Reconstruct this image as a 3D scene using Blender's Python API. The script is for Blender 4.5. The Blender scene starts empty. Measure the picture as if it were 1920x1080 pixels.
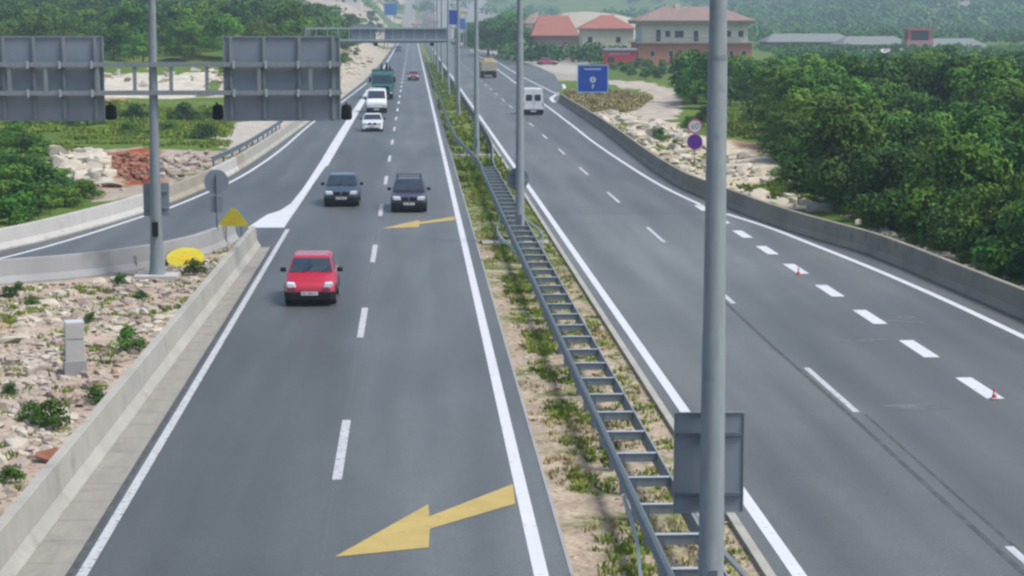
import bpy, bmesh, math, random
import numpy as np
from mathutils import Vector, Matrix, noise as mnoise
R = math.radians
random.seed(7); rng = np.random.default_rng(7)
sc = bpy.context.scene
COL = sc.collection

# ------------------------------------------------------------------ camera, world, sun, exposure
F_PX, VX, VY = 3800.0, 773.0, 37.0
TH = math.atan((540 - VY) / F_PX)
PSI = math.atan((960 - VX) / F_PX * math.cos(TH))
CAM_H = 8.92
cam = bpy.data.cameras.new('camera'); cam.sensor_width = 36; cam.lens = 36 * F_PX / 1920
cam.clip_start = 0.5; cam.clip_end = 12000
co = bpy.data.objects.new('camera', cam); COL.objects.link(co)
co.location = (0, 0, CAM_H); co.rotation_euler = (math.pi / 2 - TH, 0, -PSI)
sc.camera = co
SUN_EL, SUN_AZ = R(58), R(112)
w = bpy.data.worlds.new('World'); sc.world = w; w.use_nodes = True
nt = w.node_tree; nt.nodes.clear()
sky = nt.nodes.new('ShaderNodeTexSky'); sky.sky_type = 'NISHITA'; sky.sun_disc = False
sky.sun_elevation = SUN_EL; sky.sun_rotation = SUN_AZ; sky.air_density = 1.0; sky.dust_density = 3.0; sky.ozone_density = 1.0
bg = nt.nodes.new('ShaderNodeBackground'); bg.inputs[1].default_value = 0.10
wo = nt.nodes.new('ShaderNodeOutputWorld')
nt.links.new(sky.outputs[0], bg.inputs[0]); nt.links.new(bg.outputs[0], wo.inputs[0])
sun = bpy.data.lights.new('sun', 'SUN'); sun.energy = 2.3; sun.angle = R(17); sun.color = (1, .96, .9)
so = bpy.data.objects.new('sun', sun); COL.objects.link(so)
sd = Vector((math.sin(SUN_AZ) * math.cos(SUN_EL), math.cos(SUN_AZ) * math.cos(SUN_EL), math.sin(SUN_EL)))
so.rotation_euler = (-sd).to_track_quat('-Z', 'Y').to_euler()
so.location = (60, -20, 80)
sc.view_settings.view_transform = 'Standard'; sc.view_settings.look = 'None'
sc.view_settings.exposure = 0.95; sc.view_settings.gamma = 1
sc.render.engine = 'CYCLES'
sc.cycles.max_bounces = 5; sc.cycles.volume_bounces = 0; sc.cycles.filter_width = 2.5
sc.cycles.transparent_max_bounces = 4
sc.cycles.use_denoising = True

# ------------------------------------------------------------------ geometry of the view: a survey point for a pixel
_Fv = Vector((math.sin(PSI) * math.cos(TH), math.cos(PSI) * math.cos(TH), -math.sin(TH)))
_Rv = Vector((math.cos(PSI), -math.sin(PSI), 0)); _Uv = _Rv.cross(_Fv)
def ray(x, y): return _Fv + _Rv * ((x - 960) / F_PX) + _Uv * ((540 - y) / F_PX)
def P(x, y, z=0.0):
    d = ray(x, y); t = (z - CAM_H) / d.z
    return Vector((d.x * t, d.y * t, z))
def PY(x, y, Y):
    d = ray(x, y); t = Y / d.y
    return Vector((d.x * t, Y, CAM_H + d.z * t))
def smooth(t): t = min(1, max(0, t)); return t * t * (3 - 2 * t)

# ------------------------------------------------------------------ materials
MATS = {}
def mat(name, col, rough=.8, metal=0, var=.12, scale=3.0, scale2=None, bump=0, spec=.4, hue=None, coat=0, rnd=0, stretch=None, dirt=None, det=6):
    if name in MATS: return MATS[name]
    m = bpy.data.materials.new(name); m.use_nodes = True; MATS[name] = m
    n = m.node_tree.nodes; l = m.node_tree.links; b = n['Principled BSDF']
    b.inputs['Roughness'].default_value = rough; b.inputs['Metallic'].default_value = metal
    b.inputs['Specular IOR Level'].default_value = spec; b.inputs['Coat Weight'].default_value = coat
    tc = n.new('ShaderNodeTexCoord'); vec = tc.outputs['Object']
    if stretch:
        mp = n.new('ShaderNodeMapping'); mp.inputs['Scale'].default_value = stretch; l.new(vec, mp.inputs[0]); vec = mp.outputs[0]
    nz = n.new('ShaderNodeTexNoise'); nz.inputs['Scale'].default_value = scale; nz.inputs['Detail'].default_value = det; nz.inputs['Roughness'].default_value = .65
    l.new(vec, nz.inputs['Vector'])
    cr = n.new('ShaderNodeValToRGB'); cr.color_ramp.elements[0].position = .3; cr.color_ramp.elements[1].position = .7
    c = Vector(col); h = Vector(hue) if hue else c
    cr.color_ramp.elements[0].color = (*(c * (1 - var)), 1); cr.color_ramp.elements[1].color = (*(h * (1 + var)), 1)
    l.new(nz.outputs['Fac'], cr.inputs[0]); out = cr.outputs[0]
    if dirt:
        nd = n.new('ShaderNodeTexNoise'); nd.inputs['Scale'].default_value = dirt[1]; nd.inputs['Detail'].default_value = 8
        l.new(tc.outputs['Object'], nd.inputs['Vector'])
        r2 = n.new('ShaderNodeMapRange'); r2.inputs[1].default_value = dirt[2]; r2.inputs[2].default_value = dirt[2] + .14
        l.new(nd.outputs['Fac'], r2.inputs[0])
        mx = n.new('ShaderNodeMix'); mx.data_type = 'RGBA'; mx.inputs['B'].default_value = (*dirt[0], 1)
        l.new(r2.outputs[0], mx.inputs['Factor']); l.new(out, mx.inputs['A']); out = mx.outputs['Result']
    if rnd:
        oi = n.new('ShaderNodeObjectInfo'); hv = n.new('ShaderNodeHueSaturation')
        mr = n.new('ShaderNodeMapRange'); mr.inputs[3].default_value = 1 - rnd; mr.inputs[4].default_value = 1 + rnd
        mh = n.new('ShaderNodeMapRange'); mh.inputs[3].default_value = .475; mh.inputs[4].default_value = .515
        l.new(oi.outputs['Random'], mr.inputs[0]); l.new(mr.outputs[0], hv.inputs['Value']); l.new(out, hv.inputs['Color'])
        ml = n.new('ShaderNodeMath'); ml.operation = 'FRACT'; mm = n.new('ShaderNodeMath'); mm.operation = 'MULTIPLY'; mm.inputs[1].default_value = 7.13
        l.new(oi.outputs['Random'], mm.inputs[0]); l.new(mm.outputs[0], ml.inputs[0]); l.new(ml.outputs[0], mh.inputs[0]); l.new(mh.outputs[0], hv.inputs['Hue'])
        out = hv.outputs[0]
    l.new(out, b.inputs['Base Color'])
    if bump:
        bm_ = n.new('ShaderNodeBump'); bm_.inputs['Strength'].default_value = bump; bm_.inputs['Distance'].default_value = .05
        n2 = n.new('ShaderNodeTexNoise'); n2.inputs['Scale'].default_value = scale2 or scale * 6; n2.inputs['Detail'].default_value = 5
        l.new(tc.outputs['Object'], n2.inputs['Vector']); l.new(n2.outputs['Fac'], bm_.inputs['Height']); l.new(bm_.outputs[0], b.inputs['Normal'])
    return m

def glass_mat():
    m = mat('car_glass', (.02, .036, .055), rough=.13, var=.35, scale=2.2, spec=.6); return m
M = {}
def mats():
    M['line'] = mat('white_paint', (.52, .54, .57), .6, var=.05, scale=.6, dirt=((.22, .235, .245), 7.0, .6))
    M['line_old'] = mat('worn_white_paint', (.40, .42, .44), .7, var=.1, scale=1.5, dirt=((.13, .14, .15), 8.0, .55))
    M['yellow'] = mat('yellow_paint', (.38, .29, .095), .7, var=.1, scale=1.2, dirt=((.27, .22, .1), 3.0, .6))
    M['concrete'] = mat('pale_concrete', (.31, .305, .275), .9, var=.14, scale=.5, bump=.15, scale2=12, dirt=((.24, .235, .21), 1.1, .58))
    M['concrete_white'] = mat('white_concrete', (.40, .395, .38), .9, var=.1, scale=.7, bump=.1, scale2=12, dirt=((.3, .29, .27), 1.3, .6))
    M['concrete_tan'] = mat('tan_concrete', (.27, .245, .195), .9, var=.14, scale=.7, bump=.1, scale2=12, dirt=((.33, .29, .25), 1.3, .6))
    M['concrete_dark'] = mat('weathered_concrete', (.235, .215, .17), .95, var=.22, scale=.35, bump=.15, scale2=12, dirt=((.17, .15, .12), 1.0, .58))
    M['concrete_grey'] = mat('grey_concrete', (.27, .275, .28), .9, var=.1, scale=.6, bump=.1, scale2=12, dirt=((.22, .22, .22), 1.0, .58))  # plain grey concrete of the ramp barrier, kerb, plinth and plaza
    M['gutter'] = mat('gutter_slabs', (.235, .225, .20), .9, var=.13, scale=2.0, stretch=(2, .35, 1), bump=.15, scale2=10, dirt=((.18, .175, .155), 1.5, .58))
    M['steel'] = mat('galvanised_steel', (.195, .228, .245), .7, metal=.1, var=.16, scale=2.5, stretch=(4, 4, .5), dirt=((.15, .185, .21), 4, .6))
    M['steel_dark'] = mat('dark_galvanised', (.105, .135, .165), .75, metal=.05, var=.14, scale=1.2)
    M['steel_panel'] = mat('sign_back_panel', (.185, .22, .262), .75, metal=.0, var=.1, scale=.8)
    M['steel_light'] = mat('bright_steel', (.31, .36, .385), .6, metal=.1, var=.1, scale=3)
    M['black'] = mat('black_plastic', (.008, .009, .011), .75, var=.2, spec=.2)
    M['rubber'] = mat('tyre_rubber', (.018, .018, .019), .85, var=.2)
    M['rim'] = mat('wheel_rim', (.3, .31, .32), .4, metal=.6, var=.1)
    M['glass'] = glass_mat()
    M['lamp'] = mat('headlight_glass', (.62, .65, .68), .12, var=.1, scale=9, spec=.8)
    M['plate'] = mat('plate_white', (.6, .6, .62), .5, var=.04)
    M['ink'] = mat('ink_dark', (.04, .04, .05), .6, var=.05)
    M['tail'] = mat('tail_red', (.35, .02, .02), .3, var=.1)
    M['white'] = mat('white_enamel', (.5, .52, .54), .45, var=.05, scale=2, coat=.2)
    M['blue'] = mat('sign_blue', (.002, .048, .33), .5, var=.06)
    M['red'] = mat('sign_red', (.5, .03, .04), .5, var=.06)
    M['cone'] = mat('cone_red', (.62, .05, .05), .6, var=.08)
    M['yellow_sign'] = mat('yellow_sign', (.46, .39, .02), .6, var=.16, scale=3, dirt=((.3, .27, .08), 5, .58))
    M['orange'] = mat('orange_patch', (.52, .36, .01), .6, var=.15, scale=6)
    M['leaf_a'] = mat('leaves_mid', (.024, .082, .009), .7, var=.5, scale=.42, hue=(.068, .165, .016), spec=.2, rnd=.38, det=1.5)
    M['leaf_b'] = mat('leaves_deep', (.010, .047, .010), .7, var=.55, scale=.5, hue=(.04, .115, .018), spec=.2, rnd=.38, det=1.5)
    M['leaf_c'] = mat('leaves_fresh', (.045, .12, .008), .7, var=.4, scale=.6, hue=(.085, .17, .016), spec=.2, rnd=.38, det=1.5)
    M['bark'] = mat('bark', (.09, .07, .05), .95, var=.3, scale=6)
    M['grass'] = mat('grass_blades', (.085, .155, .014), .8, var=.4, scale=.35, hue=(.19, .25, .035), spec=.2)
    M['grass_dry'] = mat('dry_grass', (.23, .20, .085), .9, var=.3, scale=1.0, hue=(.38, .32, .15), spec=.2)
    M['stone'] = mat('pink_stone', (.30, .225, .18), .95, var=.2, scale=.45, bump=.3, scale2=9, hue=(.36, .32, .28))
    M['stone_white'] = mat('white_stone', (.44, .405, .335), .95, var=.2, scale=.9, bump=.3, scale2=7, dirt=((.30, .225, .14), .7, .54))
    M['stone_red'] = mat('rust_stone', (.19, .055, .028), .95, var=.35, scale=1.6, bump=.3, scale2=7, hue=(.26, .13, .08), dirt=((.3, .22, .16), 1.2, .56))
    M['tile'] = mat('roof_tile', (.29, .115, .09), .85, var=.14, scale=.8, stretch=(1, 1, 6))
    M['tile_grey'] = mat('roof_tile_faded', (.23, .16, .14), .85, var=.14, scale=.6)
    M['wall_cream'] = mat('cream_render', (.55, .52, .41), .9, var=.08, scale=.5)
    M['wall_white'] = mat('white_render', (.6, .58, .52), .9, var=.08, scale=.5)
    M['wall_salmon'] = mat('salmon_render', (.46, .18, .11), .9, var=.12, scale=.4)
    M['win'] = mat('window_dark', (.03, .035, .045), .15, var=.1, spec=.7)
mats()

# asphalt with wheel tracks, patches and seams
def asphalt(name, base, lanes, cut=None, split=None):
    m = bpy.data.materials.new(name); m.use_nodes = True
    n = m.node_tree.nodes; l = m.node_tree.links; b = n['Principled BSDF']
    b.inputs['Roughness'].default_value = .5; b.inputs['Specular IOR Level'].default_value = .6
    tc = n.new('ShaderNodeTexCoord')
    def noise(scale, st=None, det=5):
        v = tc.outputs['Object']
        if st:
            mp = n.new('ShaderNodeMapping'); mp.inputs['Scale'].default_value = st; l.new(v, mp.inputs[0]); v = mp.outputs[0]
        z = n.new('ShaderNodeTexNoise'); z.inputs['Scale'].default_value = scale; z.inputs['Detail'].default_value = det; l.new(v, z.inputs['Vector']); return z.outputs['Fac']
    def remap(s, a, b_, c, d):
        r = n.new('ShaderNodeMapRange'); r.inputs[1].default_value = a; r.inputs[2].default_value = b_; r.inputs[3].default_value = c; r.inputs[4].default_value = d; l.new(s, r.inputs[0]); return r.outputs[0]
    def mul(a, b_):
        q = n.new('ShaderNodeMath'); q.operation = 'MULTIPLY'; l.new(a, q.inputs[0]); l.new(b_, q.inputs[1]); return q.outputs[0]
    f = remap(noise(.9, (1.1, .05, 1)), .3, .7, .86, 1.14)          # long streaks along the lanes
    f = mul(f, remap(noise(.12, (1, .35, 1)), .35, .65, .86, 1.16))  # broad patches
    f = mul(f, remap(noise(16, None, 8), .3, .7, .76, 1.24))          # grain
    f = mul(f, remap(noise(2.2), .35, .7, .96, 1.05))
    # two polished wheel tracks per lane
    sx = n.new('ShaderNodeSeparateXYZ'); l.new(tc.outputs['Object'], sx.inputs[0])
    a = n.new('ShaderNodeMath'); a.operation = 'ADD'; a.inputs[1].default_value = -lanes[0]; l.new(sx.outputs[0], a.inputs[0])
    d = n.new('ShaderNodeMath'); d.operation = 'MULTIPLY'; d.inputs[1].default_value = 4 * math.pi / lanes[1]; l.new(a.outputs[0], d.inputs[0])
    c = n.new('ShaderNodeMath'); c.operation = 'COSINE'; l.new(d.outputs[0], c.inputs[0])
    f = mul(f, remap(c.outputs[0], -1, 1, .93, 1.05))
    f = mul(f, remap(noise(.5, (1.6, .12, 1), 6), .42, .66, 1.06, .84))   # long dark oily stretches
    f = mul(f, remap(noise(.33, (1, .5, 1), 8), .56, .72, 1.0, 1.13))       # dusty, paler areas
    if split: f = mul(f, remap(sx.outputs[0], split[0] - .5, split[0] + .5, split[1], split[2]))
    if cut:   # older, paler surface nearer than a transverse joint
        lt = remap(sx.outputs[1], cut[0], cut[0] + .15, cut[1], 1.0); f = mul(f, lt); f = mul(f, remap(sx.outputs[1], 60, 70, .84, 1.0))
    rgb = n.new('ShaderNodeVectorMath'); rgb.operation = 'SCALE'; rgb.inputs[0].default_value = base; l.new(f, rgb.inputs['Scale'])
    l.new(rgb.outputs[0], b.inputs['Base Color'])
    bp = n.new('ShaderNodeBump'); bp.inputs['Strength'].default_value = .25; bp.inputs['Distance'].default_value = .01
    z = noise(90, None, 2); l.new(z, bp.inputs['Height']); l.new(bp.outputs[0], b.inputs['Normal'])
    return m
M['asphalt_l'] = asphalt('asphalt_main', (.078, .085, .086), (-5.4, 3.75), None, (-1.6, .84, 1.12))
M['asphalt_r'] = asphalt('asphalt_opposite', (.089, .093, .090), (6.2, 3.85), (92.5, 1.2), (10.1, 1.08, .9))
M['asphalt_ramp'] = asphalt('asphalt_ramp', (.098, .104, .106), (-9, 4.2))
M['seam'] = mat('longitudinal_joint', (.10, .11, .12), .8, var=.2, scale=2)
M['tar'] = mat('tar_seam', (.055, .061, .063), .8, var=.25, scale=3, dirt=((.078, .085, .087), 3, .48))

# ------------------------------------------------------------------ object helpers
def tag(o, label=None, cat=None, group=None, kind=None):
    if label: o['label'] = label
    if cat: o['category'] = cat
    if group: o['group'] = group
    if kind: o['kind'] = kind
    return o
def link(name, me, mats_, parent=None):
    o = bpy.data.objects.new(name, me); COL.objects.link(o)
    for m in (mats_ if isinstance(mats_, (list, tuple)) else [mats_]): me.materials.append(M[m] if isinstance(m, str) else m)
    if parent is not None: o.parent = parent
    return o
def empty(name, loc, rz=0, label=None, cat=None, group=None):
    o = bpy.data.objects.new(name, None); COL.objects.link(o); o.location = loc; o.rotation_euler = (0, 0, rz)
    o.empty_display_size = .2
    return tag(o, label, cat, group)
def copy_tree(o, parent=None, loc=None, rz=None, **kw):
    c = o.copy(); COL.objects.link(c)
    if parent is not None: c.parent = parent
    for ch in list(o.children): copy_tree(ch, c)
    if loc is not None: c.location = loc
    if rz is not None: c.rotation_euler = (c.rotation_euler[0], c.rotation_euler[1], rz)
    for k, v in kw.items(): c[k] = v
    return c
class MB:
    def __init__(s): s.v = []; s.f = []; s.mi = []
    def add(s, vs, fs, mi=0):
        b = len(s.v); s.v += [tuple(v) for v in vs]; s.f += [tuple(i + b for i in f) for f in fs]; s.mi += [mi] * len(fs); return s
    def box(s, x0, x1, y0, y1, z0, z1, mi=0, tap=0, M4=None):
        t = tap
        vs = [(x0, y0, z0), (x1, y0, z0), (x1, y1, z0), (x0, y1, z0), (x0 + t, y0 + t, z1), (x1 - t, y0 + t, z1), (x1 - t, y1 - t, z1), (x0 + t, y1 - t, z1)]
        if M4: vs = [M4 @ Vector(v) for v in vs]
        return s.add(vs, [(0, 3, 2, 1), (4, 5, 6, 7), (0, 1, 5, 4), (1, 2, 6, 5), (2, 3, 7, 6), (3, 0, 4, 7)], mi)
    def tube(s, a, b, r0, r1=None, n=12, mi=0, cap=True):
        a = Vector(a); b = Vector(b); r1 = r0 if r1 is None else r1
        d = (b - a).normalized(); u = d.orthogonal().normalized(); v = d.cross(u)
        vs = []
        for c, r in ((a, r0), (b, r1)):
            for i in range(n):
                t = 2 * math.pi * i / n; vs.append(c + u * math.cos(t) * r + v * math.sin(t) * r)
        fs = [(i, (i + 1) % n, n + (i + 1) % n, n + i) for i in range(n)]
        if cap: fs += [tuple(range(n))[::-1], tuple(range(n, 2 * n))]
        return s.add(vs, fs, mi)
    def path(s, pts, rads, n=10, mi=0):
        for i in range(len(pts) - 1): s.tube(pts[i], pts[i + 1], rads[i], rads[i + 1], n, mi, True)
        return s
    def lathe(s, pts, rads, n=24, mi=0):
        b = len(s.v)
        for p, r in zip(pts, rads): s.v += [(p[0] + r * math.cos(2 * math.pi * i / n), p[1] + r * math.sin(2 * math.pi * i / n), p[2]) for i in range(n)]
        for k in range(len(pts) - 1):
            for i in range(n): s.f.append((b + k * n + i, b + k * n + (i + 1) % n, b + (k + 1) * n + (i + 1) % n, b + (k + 1) * n + i)); s.mi.append(mi)
        return s
    def prism(s, poly, y0, y1, mi=0):            # poly in (x, z), thick along y
        n = len(poly); vs = [(x, y0, z) for x, z in poly] + [(x, y1, z) for x, z in poly]
        return s.add(vs, [tuple(range(n)), tuple(range(n, 2 * n))[::-1]] + [(i, n + i, n + (i + 1) % n, (i + 1) % n) for i in range(n)], mi)
    def build(s, name, mats_, parent=None, smooth_=False, bevel=0, seg=2, subd=0):
        me = bpy.data.meshes.new(name); me.from_pydata(s.v, [], s.f); me.update()
        bm = bmesh.new(); bm.from_mesh(me); bmesh.ops.recalc_face_normals(bm, faces=bm.faces); bm.to_mesh(me); bm.free()
        if s.mi and max(s.mi): me.polygons.foreach_set('material_index', s.mi)
        if smooth_: me.polygons.foreach_set('use_smooth', [True] * len(me.polygons))
        o = link(name, me, mats_, parent)
        if bevel:
            m = o.modifiers.new('bevel', 'BEVEL'); m.width = bevel; m.segments = seg; m.limit_method = 'ANGLE'; m.angle_limit = R(30)
            me.polygons.foreach_set('use_smooth', [True] * len(me.polygons))
            wn = o.modifiers.new('wn', 'WEIGHTED_NORMAL')
        if subd: m = o.modifiers.new('s', 'SUBSURF'); m.levels = subd; m.render_levels = subd
        return o
def sheet(name, poly, z, m, kind='structure', sub=0):
    me = bpy.data.meshes.new(name)
    bm = bmesh.new(); vs = [bm.verts.new((p[0], p[1], z)) for p in poly]; f = bm.faces.new(vs)
    bmesh.ops.triangulate(bm, faces=[f]); bmesh.ops.recalc_face_normals(bm, faces=bm.faces)
    for f in bm.faces:
        if f.normal.z < 0: f.normal_flip()
    bm.to_mesh(me); bm.free()
    o = link(name, me, m); tag(o, kind=kind); return o
def band(name, left, right, z, m):                      # strip between two polylines of equal length
    me = bpy.data.meshes.new(name); n = len(left)
    me.from_pydata([(p[0], p[1], z) for p in left] + [(p[0], p[1], z) for p in right], [], [(i, n + i, n + i + 1, i + 1) for i in range(n - 1)])
    o = link(name, me, m); return tag(o, kind='structure')
def catmull(pts, k=6):
    pts = [Vector(p[:2]) for p in pts]; out = []
    q = [pts[0] * 2 - pts[1]] + pts + [pts[-1] * 2 - pts[-2]]
    for i in range(1, len(q) - 2):
        for j in range(k):
            t = j / k; a, b, c, d = q[i - 1:i + 3]
            out.append(.5 * ((2 * b) + (c - a) * t + (2 * a - 5 * b + 4 * c - d) * t * t + (-a + 3 * b - 3 * c + d) * t ** 3))
    out.append(pts[-1]); return out
def offs(pts, d):
    out = []
    for i, p in enumerate(pts):
        a = pts[max(0, i - 1)]; b = pts[min(len(pts) - 1, i + 1)]; t = (Vector(b[:2]) - Vector(a[:2])).normalized()
        out.append(Vector((p[0] + t.y * d, p[1] - t.x * d)))
    return out
def sweep(mb, pts, prof, z0=0, mi=None, closed=True):   # prof: (offset to the right of travel, z)
    n = len(prof); rows = []
    for i, p in enumerate(pts):
        a = pts[max(0, i - 1)]; b = pts[min(len(pts) - 1, i + 1)]; t = (Vector(b[:2]) - Vector(a[:2])).normalized()
        rows += [(p[0] + t.y * o, p[1] - t.x * o, z + z0) for o, z in prof]
    base = len(mb.v); mb.v += rows
    s = 0
    for i in range(len(pts) - 1):
        s += (Vector(pts[i + 1][:2]) - Vector(pts[i][:2])).length
        mm = mi(s) if mi else 0
        for j in range(n if closed else n - 1):
            k = (j + 1) % n
            mb.f.append((base + i * n + j, base + i * n + k, base + (i + 1) * n + k, base + (i + 1) * n + j)); mb.mi.append(mm)
    if closed:
        mb.f.append(tuple(base + j for j in range(n))[::-1]); mb.mi.append(mi(0) if mi else 0)
        mb.f.append(tuple(base + (len(pts) - 1) * n + j for j in range(n))); mb.mi.append(mi(s) if mi else 0)
NJ = [(-.3, 0), (-.3, .08), (-.16, .30), (-.1, .84), (-.085, .86), (.085, .86), (.1, .84), (.16, .30), (.3, .08), (.3, 0)]

# ------------------------------------------------------------------ survey lines
LN_L0, LN_M0, LN_R0 = -5.4, -1.53, 2.03            # edge, lane and median lines of the near carriageway
LN_L1, LN_M1, LN_R1 = 6.2, 10.12, 13.85            # opposite carriageway
B2 = catmull([P(*q) for q in ((-160, 505), (-60, 485), (0, 470), (107, 445), (267, 399), (390, 351), (480, 300), (570, 236), (640, 184))])
B3 = catmull([P(*q) for q in ((-330, 560), (-150, 549), (0, 533), (140, 521), (262, 505), (340, 489), (390, 474), (425, 458), (440, 449))])
B4 = catmull([P(*q) for q in ((1046, 190), (1082, 214), (1120, 240), (1160, 270), (1210, 310), (1267, 348), (1320, 372), (1440, 420), (1540, 452), (1615, 474), (1690, 503), (1780, 542), (1915, 600), (2120, 690), (2500, 860))])
def curve_x(pts, Y):
    pts = sorted(pts, key=lambda p: p[1])
    if Y <= pts[0][1]: return pts[0][0]
    for a, b in zip(pts, pts[1:]):
        if a[1] <= Y <= b[1]: return a[0] + (b[0] - a[0]) * (Y - a[1]) / max(1e-6, b[1] - a[1])
    return pts[-1][0]
def edge_left(Y):
    if Y < 63: return -26 - (63 - Y) * 1.2
    if Y < B2[-1][1]: return curve_x(B2, Y) if Y > B2[0][1] else B2[0][0] - (B2[0][1] - Y) * .8
    return curve_x([(B2[-1][0], B2[-1][1]), (-7.2, 300), (-6.8, 400), (-6.8, 1000)], Y)

# ------------------------------------------------------------------ ground
def inpoly(x, y, poly):
    c = False; n = len(poly); j = n - 1
    for i in range(n):
        a, b = poly[i], poly[j]
        if (a[1] > y) != (b[1] > y) and x < (b[0] - a[0]) * (y - a[1]) / (b[1] - a[1]) + a[0]: c = not c
        j = i
    return c
def fb(x, y, s, seed=0): return mnoise.fractal(Vector((x / s, y / s, seed)), 1.0, 2.0, 4)
def edge_right(Y):
    if Y < 60: return 30
    return curve_x([(30, 60), (19.5, 75), (17, 100), (15.5, 130), (16, 180), (17, 260), (40, 330), (60, 420), (30, 520), (16, 620), (15, 1000)], Y)
def height(x, y):
    h = -.03
    dl = edge_left(y) - x
    if dl > 1.0:
        e = smooth((dl - 1.0) / 14)
        h += e * (.35 * (fb(x, y, 9, 1)) + .25)
        h += e * 5.0 * smooth((y - 218) / 90)
        h += smooth((dl - 2) / 30) * 3.0 * smooth((y - 320) / 160)
        h += smooth((dl - 3) / 20) * 8.5 * smooth((y - 480) / 380) + e * smooth((y - 200) / 80) * .6 * fb(x, y, 14, 4)
    dr = x - edge_right(y)
    if dr > .6: h += smooth(dr / 6) * (.3 + .35 * fb(x, y, 8, 2)) + smooth((y - 420) / 200) * smooth(dr / 60) * 1.0
    if y > 480 and 0 < x < 130: h += 10.5 * math.exp(-((x - 58) / 30) ** 2 - ((y - 690) / 90) ** 2) * smooth((x - 16) / 20)
    if y > 900:
        far = (y - 900)
        a = abs(x - 0)
        h += smooth(far / 500) * (far * .034) + smooth(far / 600) * 14 * fb(x, y, 420, 3)
        if x > 150: h += smooth(far / 400) * smooth((x - 150) / 350) * 14
    return h
grass_c = (.062, .10, .030); SOIL = []
def reg(name, pts, col, g): SOIL.append((name, [P(*q) for q in pts], col, g))
# (ground areas seen in the photograph: outline, soil colour, how much grass grows on it)
reg('path', [(1128, 150), (1160, 150), (1227, 160), (1274, 176), (1280, 205), (1262, 232), (1225, 262), (1185, 236), (1186, 212), (1215, 192), (1200, 176), (1140, 162)], (.50, .44, .38), 0)
reg('dry', [(1048, 168), (1135, 168), (1215, 180), (1222, 192), (1185, 214), (1120, 218), (1070, 192)], (.26, .22, .11), .45)
reg('rocks', [(1080, 196), (1190, 212), (1270, 236), (1330, 262), (1440, 300), (1560, 395), (1560, 402), (1440, 380), (1300, 335), (1180, 257)], (.62, .54, .42), .06)
reg('brown', [(1350, 262), (1450, 282), (1470, 330), (1400, 330)], (.34, .21, .14), .1)
reg('green', [(1330, 212), (1450, 215), (1470, 280), (1340, 262)], (.1, .13, .04), .9)
reg('white_lot', [(985, 108), (1070, 104), (1110, 118), (1075, 140), (1020, 132), (985, 122)], (.48, .45, .41), 0)
reg('pile', [(95, 288), (270, 282), (420, 285), (470, 275), (400, 318), (262, 366), (190, 385), (90, 340)], (.42, .36, .30), .08)
SOIL.insert(0, ('redsoil', [P(*q) for q in ((172, 290), (290, 283), (300, 345), (195, 356))], (.36, .085, .03), 0))
reg('sand', [(400, 262), (440, 232), (600, 190), (655, 160), (655, 186), (560, 240), (480, 272), (440, 292)], (.52, .48, .43), .03)
RUB = [Vector((p[0], p[1] + 1.5)) for p in B3] + [Vector((-5.8, 86)), Vector((-5.8, -12)), Vector((-70, -12)), Vector((-70, 50))]
SOIL.append(('rubble', RUB, (.50, .405, .33), .14))
def soil(x, y):
    wx = x + .9 * fb(x, y, 3, 7); wy = y + 2.2 * fb(x, y, 4, 8)
    if LN_R0 < x < LN_L1: return (.47, .385, .30), .23 + .15 * smooth((y - 40) / 60)
    for nme, poly, c, g in SOIL:
        if inpoly(wx, wy, poly): return c, g
    dl = edge_left(y) - x
    if dl > -1:
        t = fb(x, y, 22, 11)
        if 226 < wy < 258 and -42 < wx < -24: return (.62, .58, .50), .03
        if 219 < wy <= 226 and -42 < wx < -31: return (.42, .25, .12), .15
        if y > 226 and dl < 15 and y < 560: return (.50, .45, .37), .08 + .10 * max(0, min(1, fb(x, y, 16, 21) * 3))
        if y > 520: return ((.47, .40, .34), .05) if fb(x, y, 70, 5) > -.1 else ((.06, .10, .035), .9)
        return (.085, .115, .035), .92
    if y > 880 and abs(x) < 60: return (.30, .30, .28), .12
    if y > 900:
        t = fb(x, y, 160, 6)
        return ((.36, .33, .28), .15) if t > .33 else ((.05, .085, .03), .9)
    if y > 560 and 22 < x < 120 and y < 860 and height(x, y) > 3: return (.50, .45, .37), .06
    if abs(x) < 30 and y > 300: return (.40, .37, .33), .2
    return (.07, .10, .032), .9
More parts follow.
